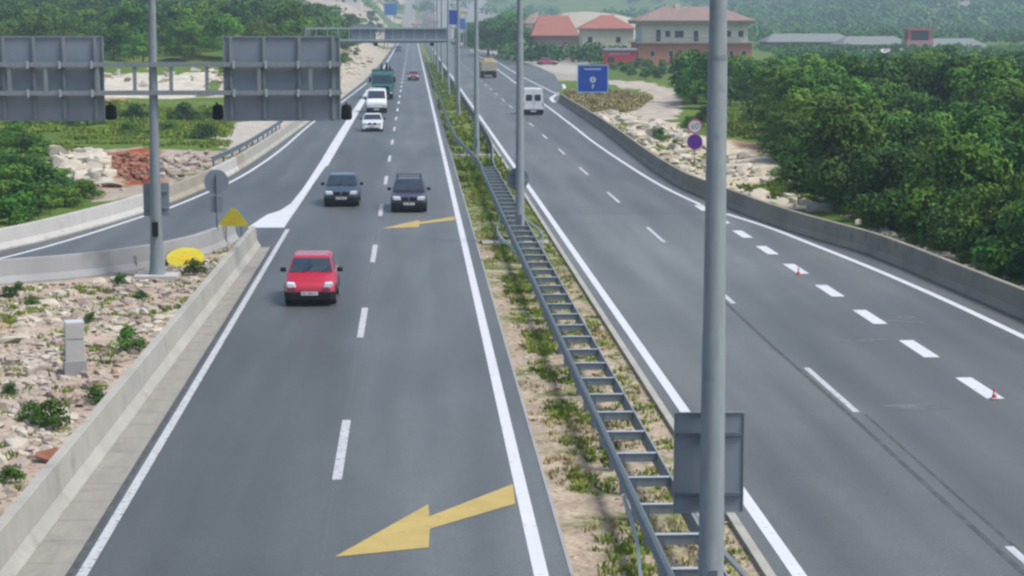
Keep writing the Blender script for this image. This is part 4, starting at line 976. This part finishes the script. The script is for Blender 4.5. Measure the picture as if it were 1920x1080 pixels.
tufts('grass', near_rub, 1000, .05, .2, 'grass', 'sparse weeds growing between the island stones', 6, .18, 1.6, .025)
tufts('grass', [P(*q) for q in ((0, 236), (0, 330), (80, 300), (180, 284), (280, 278), (430, 276), (425, 210), (200, 210))], 4200, .12, .34, 'grass', 'long green grass on the bank behind the ramp', 7, -.1, 5, .06, 8, .4)
tufts('grass', [P(*q) for q in ((0, 195), (0, 260), (430, 260), (430, 206), (300, 203))], 3000, .18, .42, 'grass', 'green meadow behind the sign gantry', 8, -.12, 7, .1, 8, .6)
tufts('grass', [P(*q) for q in ((1400, 360), (1600, 408), (1920, 540), (2050, 600), (2050, 570), (1920, 515), (1640, 430), (1480, 345))], 2600, .12, .4, 'grass', 'green verge grass between the dark barrier and the trees', 9, -.15, 3, .05, 8, .25)
tufts('grass', [P(*q) for q in ((1060, 172), (1215, 182), (1222, 192), (1185, 214), (1110, 214), (1070, 192))], 1700, .2, .5, 'grass_dry', 'straw-coloured grass below the blue board', 10, -.15, 5, .09, 8, .3)
tufts('grass', [P(*q) for q in ((1330, 214), (1450, 216), (1470, 275), (1340, 260))], 1500, .2, .5, 'grass', 'bright grass clearing at the edge of the woodland', 11, -.3, 5, .08, 8, .3)
tufts('grass', [P(*q) for q in ((1090, 214), (1190, 232), (1300, 280), (1440, 345), (1440, 372), (1300, 325))], 260, .12, .3, 'grass', 'weeds growing among the pale limestone blocks', 16, .1, 4, .06, 8, .25)

# ------------------------------------------------------------------ trees and shrubs
def crown_mesh(seed, w, h, z0, nleaf, ls, lobes=14):
    rs = np.random.default_rng(seed); cs = []
    for i in range(lobes):
        low = i < lobes * .45
        a = i * 2.4 + rs.uniform(-.5, .5); rr_ = w * (rs.uniform(.24, .36) if low else rs.uniform(.0, .27)); zz = h * (rs.uniform(.18, .36) if low else rs.uniform(.45, .8))
        cs.append((math.cos(a) * rr_, math.sin(a) * rr_, zz, w * (rs.uniform(.18, .25) if low else rs.uniform(.15, .25))))
    cs = np.array(cs); idx = rs.choice(lobes, nleaf, p=cs[:, 3] ** 2 / (cs[:, 3] ** 2).sum())
    d = rs.normal(size=(nleaf, 3)); d /= np.linalg.norm(d, axis=1)[:, None]; d[:, 2] = np.where(d[:, 2] < -.35, -d[:, 2], d[:, 2])
    lump = 1 + .18 * np.sin(d[:, 0] * 7 + idx) * np.sin(d[:, 1] * 7 + idx * 2) + .12 * np.sin(d[:, 2] * 9 + idx)
    rad = cs[idx, 3] * lump * (1 - np.abs(rs.normal(0, .13, nleaf)))
    p = cs[idx, :3] + d * rad[:, None] * np.array([1, 1, .85])
    p[:, 2] = np.maximum(p[:, 2], rs.uniform(0, .3, nleaf) * h * .3)
    nrm = d + rs.normal(0, .36, (nleaf, 3)); nrm /= np.linalg.norm(nrm, axis=1)[:, None]
    u = np.cross(nrm, rs.normal(size=(nleaf, 3))); u /= np.linalg.norm(u, axis=1)[:, None]; v = np.cross(nrm, u)
    s_ = ls * rs.uniform(.55, 1.35, nleaf)[:, None]
    V = np.stack([p - u * s_, p - v * s_ * .55, p + u * s_, p + v * s_ * .55], 1).reshape(-1, 3)
    me = bpy.data.meshes.new('crown'); Fq = np.arange(nleaf * 4).reshape(-1, 4)
    me.from_pydata(V.tolist(), [], Fq.tolist()); return me, cs
def make_tree(seed, w, h, z0, nleaf, ls, leaf, name='tree'):
    r = empty(name, (0, -500, -100)); me, cs = crown_mesh(seed, w, h, z0, nleaf, ls); link('crown', me, leaf, r)
    q = MB(); q.path([(0, 0, -.3), (.05, .03, h * .25), (.0, .1, h * .5)], [.03 * h, .024 * h, .016 * h], 7)
    for c in cs[:6]: q.tube((0, .05, h * .3), tuple(c[:3]), .012 * h, .006 * h, 5)
    q.build('trunk', 'bark', r); return r
TREES = [make_tree(1, 6.2, 5.4, .5, 5200, .135, 'leaf_a'), make_tree(2, 5.4, 5.0, .4, 4600, .13, 'leaf_b'), make_tree(3, 6.8, 6.0, .6, 5600, .145, 'leaf_a'), make_tree(4, 4.8, 4.2, .3, 3800, .13, 'leaf_c'), make_tree(5, 5.8, 6.6, .8, 5200, .14, 'leaf_b'), make_tree(6, 5.6, 4.8, .3, 4600, .13, 'leaf_c')]
SHR = [make_tree(11, 1.1, .75, .05, 900, .05, 'leaf_a', 'shrub'), make_tree(12, .9, .6, .04, 700, .045, 'leaf_b', 'shrub'), make_tree(13, 2.8, 2.1, .1, 2400, .09, 'leaf_a', 'shrub'), make_tree(14, 2.6, 1.8, .1, 2200, .09, 'leaf_c', 'shrub'), make_tree(15, 3.2, 2.4, .1, 2600, .1, 'leaf_b', 'shrub')]
used = set()
def plant(src, x, y, s=1.0, label='', cat='tree', group=None, rz=None, sz=1.0, dz=0):
    k = id(src)
    o = src if k not in used else copy_tree(src)
    used.add(k); o.location = (x, y, height(x, y) + dz); o.rotation_euler = (0, 0, random.random() * 6.28 if rz is None else rz); o.scale = (s, s, s * sz)
    return tag(o, label, cat, group)
def poisson(poly, dmin, seed, tries=9000, dfun=None):
    rs = random.Random(seed); out = []
    for _ in range(tries):
        x, y = rand_in(poly, rs); d_ = dmin if dfun is None else dfun(x, y)
        if all((x - a) ** 2 + (y - b) ** 2 > d_ * d_ for a, b in out): out.append((x, y))
    return out
ntree = 0
wood = [P(*q) for q in ((1480, 318), (1530, 365), (1600, 408), (1690, 440), (1790, 478), (1920, 520), (2080, 580), (2300, 560), (2150, 300), (2040, 175), (1990, 150), (1350, 150), (1288, 180), (1300, 205), (1345, 210), (1450, 214), (1472, 262))]
def mass(name, spots, label, seed=0, mats_=('leaf_a', 'leaf_b', 'leaf_c')):
    low = [crown_mesh(100 + i, 6, 5.2 + i * .3, .5, 1500, .25)[0] for i in range(4)]
    arrs = []
    for me in low:
        v = np.empty(len(me.vertices) * 3); me.vertices.foreach_get('co', v); arrs.append(v.reshape(-1, 3)); bpy.data.meshes.remove(me)
    rs = random.Random(seed); out = []; mi = []
    for x, y, s_ in spots:
        v = arrs[rs.randrange(4)]; a = rs.random() * 6.28; c, n_ = math.cos(a), math.sin(a)
        out.append(np.stack([(v[:, 0] * c - v[:, 1] * n_) * s_ + x, (v[:, 0] * n_ + v[:, 1] * c) * s_ + y, v[:, 2] * s_ + height(x, y)], 1)); mi += [rs.choice((0, 0, 1, 1, 2))] * (len(v) // 4)
    V = np.concatenate(out).astype(np.float32); nq = len(V) // 4
    me = bpy.data.meshes.new(name); me.vertices.add(len(V)); me.vertices.foreach_set('co', V.ravel()); me.loops.add(len(V)); me.loops.foreach_set('vertex_index', np.arange(len(V), dtype=np.int32))
    me.polygons.add(nq); me.polygons.foreach_set('loop_start', np.arange(0, len(V), 4, dtype=np.int32)); me.polygons.foreach_set('loop_total', np.full(nq, 4, dtype=np.int32)); me.polygons.foreach_set('material_index', np.array(mi, dtype=np.int32)); me.update(calc_edges=True)
    o = link(name, me, list(mats_)); tag(o, label, 'woodland', kind='stuff')
sp = poisson(wood, 4.2, 5, 7000, lambda x, y: 3.5 if y < 130 else 4.3)
sp.sort(key=lambda p: p[1]); behind = []
for n_, (x, y) in enumerate(sp):
    i = random.choices(range(6), (3, 4, 3, 2, 3, 2))[0]
    s_ = random.uniform(.62, 1.15) * (.82 if y < 105 else .97)
    if n_ >= 165: behind.append((x, y, s_ * (.92 if y < 190 else .7))); continue
    near = y < 112
    plant(TREES[i], x, y, s_, ('dense dark green tree at the woodland edge above the dark barrier' if near else 'round-crowned green tree within the woodland behind the dark barrier'), 'tree', 'woodland trees along the joining lane' if near else 'trees within the woodland'); ntree += 1
mass('woodland', behind, 'deeper part of the woodland reaching back toward the sheds', 3)
lw = [(-105, 262), (-48, 262), (-24, 268), (-17, 285), (-15, 380), (-13, 470), (-60, 560), (-150, 560), (-130, 320)]
lt = sorted(poisson(lw, 5.4, 8, 4000), key=lambda p: p[1]); behind = []
for n_, (x, y) in enumerate(lt):
    i = random.choices(range(6), (4, 1, 3, 6, 1, 6))[0]; s_ = random.uniform(.8, 1.35)
    if n_ >= 75: behind.append((x, y, s_)); continue
    plant(TREES[i], x, y, s_, 'bushy green tree on the wooded slope behind the sign gantry', 'tree', 'trees on the slope behind the gantry'); ntree += 1
mass('woodland', behind, 'upper part of the wooded slope behind the sign gantry', 4)
rs_ = random.Random(77)
for i in range(34):
    y = rs_.uniform(255, 470); x = edge_left(y) - rs_.uniform(5, 20) * (1 if y > 300 else .8)
    plant(SHR[rs_.choice((2, 3, 4))], x, y, rs_.uniform(.5, 1.15), 'bush on the pale cutting beside the oncoming lanes', 'bush', 'bushes on the pale cutting')
cut_ = [(-9.5, 240), (-8.5, 320), (-8.5, 470), (-20, 470), (-22, 320), (-17, 250)]
CUTTING = cut_
for (px, py, s_) in ((20, 420, .9), (60, 402, .8), (-20, 400, 1.1), (120, 388, .7), (20, 370, 1.1), (80, 365, 1.0), (160, 372, .75), (-10, 330, 1.2), (50, 300, 1.0), (240, 258, .7), (30, 262, .9), (100, 228, .9), (150, 240, .8), (200, 226, .8), (350, 232, .9), (395, 226, .8), (320, 250, .7), (380, 262, .7), (40, 240, .9), (250, 232, .8), (15, 300, 1.0), (70, 285, .7), (5, 360, 1.0), (45, 345, 1.0), (110, 350, .7)):
    p = P(px, py); plant(SHR[random.choice((2, 3, 4))], p.x, p.y, s_ * 1.1, 'green bush in the grass behind the curved ramp barrier', 'bush', 'bushes on the bank behind the ramp', sz=.72, dz=-.15)
for (px, py, k, s_, lab) in ((240, 655, 0, 1.0, 'round green shrub halfway along the island beside the long barrier'), (178, 755, 1, .8, 'small dark shrub touching the long barrier'), (95, 800, 0, 1.0, 'wide green shrub low on the island below the utility pillar'), (60, 790, 1, .9, 'low shrub adjoining the wide green shrub'), (15, 560, 1, .8, 'small shrub on the rubble at the left border'), (60, 575, 0, .6, 'small shrub on rubble in front of the grey ramp barrier'), (35, 548, 1, .7, 'tiny shrub at the foot of the grey ramp barrier'), (225, 535, 1, .8, 'brownish low shrub beside the mast footing'), (365, 515, 0, .9, 'green shrub between the mast and the long barrier'), (170, 605, 1, .6, 'small shrub right behind the utility pillar'), (20, 905, 1, .7, 'small shrub at the edge beside the long barrier end'), (265, 560, 1, .55, 'small shrub below the mast footing'), (130, 668, 1, .5, 'tiny shrub at the foot of the utility pillar'), (20, 740, 1, .6, 'small shrub among pale stones by the border')):
    p = P(px, py); plant(SHR[k], p.x, p.y, s_ * .9, lab, 'shrub', 'shrubs on the rubble island')
for (px, py, s_) in ((1238, 268, .45), (1265, 280, .35), (1290, 250, .5), (1320, 246, .7), (1350, 250, .7), (1480, 350, .7), (1520, 372, .7)):
    p = P(px, py); plant(SHR[random.choice((2, 3, 4))], p.x, p.y, s_, 'low bush among the pale rocks behind the dark barrier', 'bush', 'bushes among the rocks')
rs_ = random.Random(5)
edge_ = catmull([P(*q) for q in ((1478, 322), (1500, 345), (1540, 375), (1600, 412), (1690, 446), (1790, 486), (1920, 528), (2060, 585))], 8)
for i, p in enumerate(edge_):
    x, y = p[0] + rs_.uniform(.3, 2.0), p[1] + rs_.uniform(-1, 1); plant(SHR[rs_.choice((2, 3, 4))], x, y, rs_.uniform(.7, 1.15), 'leafy bush filling the foot of the woodland edge', 'bush', 'bushes along the woodland edge')
    if i % 2: plant(SHR[rs_.choice((2, 4))], x + 2.2, y + rs_.uniform(-.5, 1), rs_.uniform(.9, 1.3), 'leafy bush filling the foot of the woodland edge', 'bush', 'bushes along the woodland edge')
hedge = [P(*q) for q in ((1145, 133), (1180, 148), (1285, 155), (1345, 150), (1420, 135), (1420, 122), (1150, 122))]
for x, y in poisson(hedge, 4.2, 3, 900):
    plant(TREES[random.choice((0, 1, 3, 5))], x, y, random.uniform(.26, .38), 'low rounded tree in the row in front of the hotel', 'tree', 'low trees in front of the hotel'); ntree += 1
for (px, py, s_) in ((893, 102, 1.0), (915, 104, 1.2), (935, 106, 1.2), (955, 110, 1.2), (970, 113, 1.1), (905, 90, 1.2), (940, 92, 1.3), (965, 96, 1.3), (880, 90, 1.0), (1022, 103, .8), (1062, 104, .7), (1075, 106, .7), (1095, 112, .6), (1115, 112, .5)):
    p = P(px, py); plant(TREES[random.choice((1, 4, 2))], p.x, p.y, s_ * 1.45, 'dark tree between the opposite lanes and the red-roofed houses', 'tree', 'trees in front of the red-roofed houses'); ntree += 1
for (px, py, s_) in ((670, 92, 1.0), (655, 96, 1.1), (712, 78, 1.0), (698, 76, 1.2)):
    p = P(px, py); plant(TREES[1], p.x, p.y, s_, 'dark tree above the pale cutting near the far gantry', 'tree', 'trees above the pale cutting')

# far woodland read as one mass
def woodland(name, polys, n, label, seed, smin=2.5, smax=4.5, lsz=.55):
    rs = random.Random(seed); nr = np.random.default_rng(seed); A = []
    for k in range(n):
        x, y = rand_in(polys[k % len(polys)], rs)
        if fb(x, y, 90, seed) < -.22: continue
        s_ = rs.uniform(smin, smax); z = height(x, y); m_ = 80
        d = nr.normal(size=(m_, 3)); d /= np.linalg.norm(d, axis=1)[:, None]; d[:, 2] = np.abs(d[:, 2]) * 1.1 - .1
        p = d * s_ * nr.uniform(.7, 1.05, (m_, 1)) * np.array([1, 1, 1.05]) + np.array([x, y, z + s_ * .35])
        nn = d + nr.normal(0, .4, (m_, 3)); u = np.cross(nn, nr.normal(size=(m_, 3))); u /= np.linalg.norm(u, axis=1)[:, None]; v = np.cross(nn, u); v /= np.linalg.norm(v, axis=1)[:, None]
        l_ = s_ * .17 * nr.uniform(.6, 1.3, (m_, 1)); A.append(np.stack([p - u * l_, p - v * l_ * .7, p + u * l_, p + v * l_ * .7], 1).reshape(-1, 3))
    V = np.concatenate(A); me = bpy.data.meshes.new(name); me.from_pydata(V.tolist(), [], np.arange(len(V)).reshape(-1, 4).tolist())
    o = link(name, me, mat('far_leaves', (.018, .085, .016), .8, var=.5, scale=.03, hue=(.06, .16, .03), spec=.1)); tag(o, label, 'woodland', kind='stuff')
woodland('woodland', [[(66, 290), (80, 262), (150, 290), (190, 530), (90, 535)]], 1000, 'low scrub between the woodland and the long sheds', 41, .9, 1.7)
woodland('woodland', [[(100, 600), (260, 600), (330, 1000), (110, 1000)], [(120, 640), (260, 640), (400, 1000), (150, 1000)]], 1100, 'green scrub rising beyond the long sheds', 44, 2, 3.6)
woodland('woodland', [[(-60, 500), (-20, 520), (-14, 640), (-160, 900), (-260, 900)]], 260, 'wooded crest beyond the slope trees', 42)
woodland('woodland', [[(20, 410), (44, 400), (46, 560), (20, 560)]], 130, 'dark trees behind the red-roofed houses', 45, 2.2, 3.4)
woodland('woodland', [[(-500, 1000), (-30, 1000), (60, 1450), (90, 1000), (800, 1000), (1100, 2800), (-900, 2800)], [(150, 950), (700, 950), (900, 1900), (250, 1900)]], 4200, 'hazy woodland covering the distant hills', 43, 4, 8)
print('trees', ntree)

# ------------------------------------------------------------------ buildings
def hip(mb, x0, x1, y0, y1, z, h, rid, ov=.6, mi=0):
    x0 -= ov; x1 += ov; y0 -= ov; y1 += ov; ym = (y0 + y1) / 2
    mb.add([(x0, y0, z), (x1, y0, z), (x1, y1, z), (x0, y1, z), (x0 + rid, ym, z + h), (x1 - rid, ym, z + h), (x0, y0, z - .2), (x1, y0, z - .2), (x1, y1, z - .2), (x0, y1, z - .2)],
           [(0, 1, 5, 4), (1, 2, 5), (2, 3, 4, 5), (3, 0, 4), (0, 6, 7, 1), (1, 7, 8, 2), (2, 8, 9, 3), (3, 9, 6, 0), (9, 8, 7, 6)], mi)
def window(par, x, y, z, w_=1.2, h_=1.4, m='win'):
    q = MB(); q.box(x - w_ / 2 - .08, x + w_ / 2 + .08, y - .05, y - .0, z - .08, z + h_ + .08); f = q.build('window', 'wall_white', par)
    q = MB(); q.box(x - w_ / 2, x + w_ / 2, y - .065, y - .052, z, z + h_); q.build('pane', m, f)
# hotel
HY = 405.0
a = PY(1197, 118, HY); b = PY(1410, 118, HY); gz = height((a.x + b.x) / 2, HY); X0, X1 = a.x, b.x; Wd = X1 - X0
Hz = lambda y: PY(1300, y, HY).z - gz
g = empty('hotel', (X0, HY, gz), 0, 'two-storey hotel with faded hipped roof, white upper floor and salmon ground floor', 'building')
z1_, z2_, z3_ = Hz(80), Hz(42), Hz(12)
q = MB(); q.box(0, Wd, 0, 14, -1, z1_ - .15); q.build('ground_floor_wall', 'wall_salmon', g)
q = MB(); q.box(.8, Wd - .8, .9, 13.6, z1_, z2_); q.build('upper_wall', 'wall_white', g)
q = MB(); q.box(-.6, Wd + .6, -.7, 14.2, z1_ - .15, z1_ + .05); q.build('balcony_floor', 'concrete_tan', g)
q = MB(); hip(q, 0, Wd, 0, 14, z2_ + .4, z3_ - z2_ - .4, 6.5, .7); rf = q.build('roof', 'tile_grey', g)
q = MB(); q.box(-.55, Wd + .55, -.55, 14.55, z2_ - .3, z2_ + .18); q.build('eaves', 'concrete_dark', g)
q = MB(); q.box(8, 9, 6, 7, z3_ - 1.4, z3_ + .6); q.build('chimney', 'wall_cream', rf)
for px, w_, h_, dz in ((1233, .9, 2.3, 0), (1252, 1.0, 1.2, .9), (1275, 1.8, 1.4, .7), (1309, .9, 2.1, 0), (1375, 1.0, 1.2, .9), (1400, 1.0, 1.2, .9)):
    x = (px - 1192) / 230 * Wd; window(g, x, .9, z1_ + .25 + dz, w_, h_)
for px in (1258, 1284, 1220, 1380, 1405):
    x = (px - 1192) / 230 * Wd; window(g, x, 0, 1.7, .9, 1.1)
for px in (1288, 1303, 1316):
    x = (px - 1192) / 230 * Wd; q = MB(); q.box(x - .35, x + .35, -.08, -.02, .2, 2.2); q.build('door', 'wall_white', g)
q = MB()
for i in range(int(Wd / .45)): q.box(.2 + i * .45, .24 + i * .45, -.6, -.56, z1_ + .05, z1_ + .95)
q.box(-.5, Wd + .5, -.62, -.54, z1_ + .95, z1_ + 1.02); q.build('balustrade', 'concrete_tan', g)
def house(x0, x1, ybase, yeave, ytop, Y, depth, wall, roof, label, rid, wins, name='house'):
    a = PY(x0, ybase, Y); b = PY(x1, ybase, Y); gz = height((a.x + b.x) / 2, Y); W_ = b.x - a.x
    z = lambda y: PY((x0 + x1) / 2, y, Y).z - gz
    g = empty(name, (a.x, Y, gz), 0, label, 'building')
    q = MB(); q.box(0, W_, 0, depth, -1, z(yeave)); q.build('wall', wall, g)
    q = MB(); hip(q, 0, W_, 0, depth, z(yeave) + .2, z(ytop) - z(yeave) - .2, rid, .6); rf = q.build('roof', roof, g)
    q = MB(); q.box(W_ * .6, W_ * .6 + .7, depth * .5, depth * .5 + .7, z(ytop) - 1.2, z(ytop) + .5); q.build('chimney', 'wall_cream', rf)
    for u, v, w_, h_ in wins: window(g, u * W_, 0, v * z(yeave), w_, h_)
    q = MB(); q.box(W_ * .45, W_ * .45 + .9, -.06, -.01, 0, 2.1); dd = q.build('door', 'bark', g)
    return g
house(1092, 1188, 104, 55, 28, 430, 9, 'wall_cream', 'tile', 'cream house with red hipped roof beside the hotel', 4.9, ((.15, .6, 1, 1.2), (.7, .6, 1, 1.2), (.2, .15, 1, 1.2)))
house(1000, 1082, 96, 68, 29, 450, 10, mat('plum_render', (.3, .2, .19), .9), 'tile', 'low house under a broad bright red roof', 2.2, ((.5, .4, 1.2, 1.2), (.8, .4, 1.2, 1.2)))
house(985, 1020, 92, 45, 26, 500, 8, 'wall_white', 'tile_grey', 'white house half hidden behind the broad red roof', 2.4, ((.3, .5, 1, 1.2),))
# red kiosk
KY = 392; a = PY(1135, 118, KY); b = PY(1192, 118, KY); W_ = b.x - a.x
g = empty('kiosk', (a.x, KY, 0), 0, 'bright red kiosk with pale roof in front of the hotel', 'kiosk'); zt = PY(1160, 91, KY).z
q = MB(); q.box(0, W_, 0, 4, -.5, zt - .35); q.build('wall', mat('kiosk_red', (.52, .03, .05), .6), g)
q = MB(); q.box(-.25, W_ + .25, -.4, 4.2, zt - .35, zt); q.build('roof', mat('kiosk_roof', (.3, .36, .42), .6), g)
q = MB(); q.box(.6, W_ - 1, -.05, -.01, zt - 1.3, zt - .75); q.build('sign_board', mat('kiosk_board', (.5, .2, .26), .6), g)
q = MB(); q.box(.5, 1.8, -.06, -.01, .8, 1.7); q.build('window', 'win', g)
# pitched dark pavilion and parked vehicles by the white lot
pp = P(992, 114); g = empty('pavilion', (pp.x, pp.y, 0), 0, 'dark pavilion with pointed roof at the edge of the white lot', 'pavilion')
q = MB(); q.box(-2.2, 2.2, -1.5, 1.5, -.1, 1.9); q.build('wall', mat('dark_boards', (.08, .07, .09), .8), g); q = MB(); hip(q, -2.2, 2.2, -1.5, 1.5, 1.9, 1.7, 2.3, .4); q.build('roof', mat('pavilion_roof', (.25, .22, .25), .8), g)
for i, (px, py, m_, rz, lab) in enumerate(((1028, 112, wh, 1.3, 'white car parked on the pale lot beside the dark pavilion'), (1052, 116, wh, 1.5, 'white car parked under the trees on the pale lot'), (1045, 122, crim, 1.6, 'small dark red car parked at the front of the pale lot'))):
    place(car(lab, 'car', m_, L=4.0), px, py, rz)
# long low sheds beyond the woodland
def shed(x0, x1, ytop, yroof, ybase, Y, wall, roof, label, bands=0):
    a = PY(x0, ybase, Y); b = PY(x1, ybase, Y); gz = 0; W_ = b.x - a.x; z = lambda y: PY(x0, y, Y).z
    g = empty('shed', (a.x, Y, gz), 0, label, 'building', 'long low sheds')
    q = MB(); q.box(0, W_, 0, 14, -1, z(yroof)); q.build('wall', wall, g)
    q = MB(); hip(q, 0, W_, 0, 14, z(yroof) + .1, z(ytop) - z(yroof), 3, .5); q.build('roof', roof, g)
    n = max(2, int(W_ / 5))
    for i in range(n): window(g, W_ * (i + .5) / n, 0, max(.6, z(yroof) - 2.0), 2.2, 1.1)
    return g
shed(1440, 1600, 64, 79, 118, 560, mat('shed_brown', (.13, .09, .075), .9), mat('shed_roof', (.17, .19, .185), .9), 'long grey-roofed shed just right of the hotel trees')
shed(1580, 1705, 69, 84, 116, 540, 'concrete_grey', M['shed_roof'] if 'shed_roof' in M else MATS['shed_roof'], 'pale shed under a grey roof beside the red tower frame')
shed(1620, 1735, 93, 99, 116, 500, 'wall_salmon', 'wall_white', 'low salmon shed in front of the pale one')
shed(1745, 1850, 73, 88, 112, 580, 'concrete_tan', MATS['shed_roof'], 'grey-green roofed shed on the far side of the red tower')
shed(1860, 1892, 64, 74, 84, 900, 'wall_white', 'wall_white', 'small white farmhouse on the distant wooded hill')
shed(1803, 1840, 100, 104, 117, 470, 'wall_white', 'tile', 'small white hut with reddish roof showing through the trees')
TY = 530; a = PY(1700, 96, TY); b = PY(1750, 96, TY); W_ = b.x - a.x
g = empty('tower_block', (a.x, TY, 0), 0, 'red framed tower block with dark open top above the sheds', 'building'); zt = PY(1725, 54, TY).z; zm = PY(1725, 76, TY).z
rm = mat('tower_red', (.5, .08, .09), .8)
q = MB(); q.box(0, W_, 0, 6, -1, zm); q.build('wall', mat('tower_pink', (.42, .22, .2), .85), g)
q = MB()
for x in (.8, W_ - .8): q.box(x - .3, x + .3, .3, .9, zm, zt - .4); q.box(x - .3, x + .3, 4.5, 5.1, zm, zt - .4)
q.box(.2, W_ - .2, 0, 5.5, zt - .4, zt); q.build('frame', rm, g)
q = MB(); q.box(1.2, W_ - 1.2, 1.2, 4.2, zm, zt - .42); q.build('core', 'win', g)
for u in (.25, .7): window(g, u * W_, 0, zm - 2, 1.4, 1.2)
# small buildings on the far side of the plaza
for i, (px, py, Y, lab) in enumerate(((790, 44, 1080, 'tiny pale building at the far end of the motorway'), (806, 46, 1120, 'tiny grey toll canopy beside the pale building at the far end'), (655, 14, 880, 'pale house on the bare crest above the far gantry'), (1000, 38, 980, 'pale building on the low ridge behind the red roofs'))):
    p = PY(px, py, Y); gz = height(p.x, Y); g = empty('house', (p.x, Y, gz), 0, lab, 'building')
    q = MB(); q.box(-5, 5, 0, 8, -2, 4.2); q.build('wall', 'wall_white', g); q = MB(); hip(q, -5, 5, 0, 8, 4.3, 2, 3, .5); q.build('roof', 'tile_grey', g)
    window(g, -2.5, 0, 1.5); window(g, 2.5, 0, 1.5)

# ------------------------------------------------------------------ haze: even air around the camera and the scene
q = MB(); q.box(-3650, 3650, -60, 7050, -8, 420)
hz = q.build('haze', []); hm = bpy.data.materials.new('haze'); hm.use_nodes = True; hm.node_tree.nodes.clear()
pv = hm.node_tree.nodes.new('ShaderNodeVolumePrincipled'); ou = hm.node_tree.nodes.new('ShaderNodeOutputMaterial')
pv.inputs['Color'].default_value = (.62, .82, 1, 1); pv.inputs['Density'].default_value = .00042; pv.inputs['Anisotropy'].default_value = .0
hm.node_tree.links.new(pv.outputs[0], ou.inputs['Volume']); hz.data.materials.append(hm)
tag(hz, 'pale bluish haze filling the air over the whole valley', 'haze', kind='stuff')
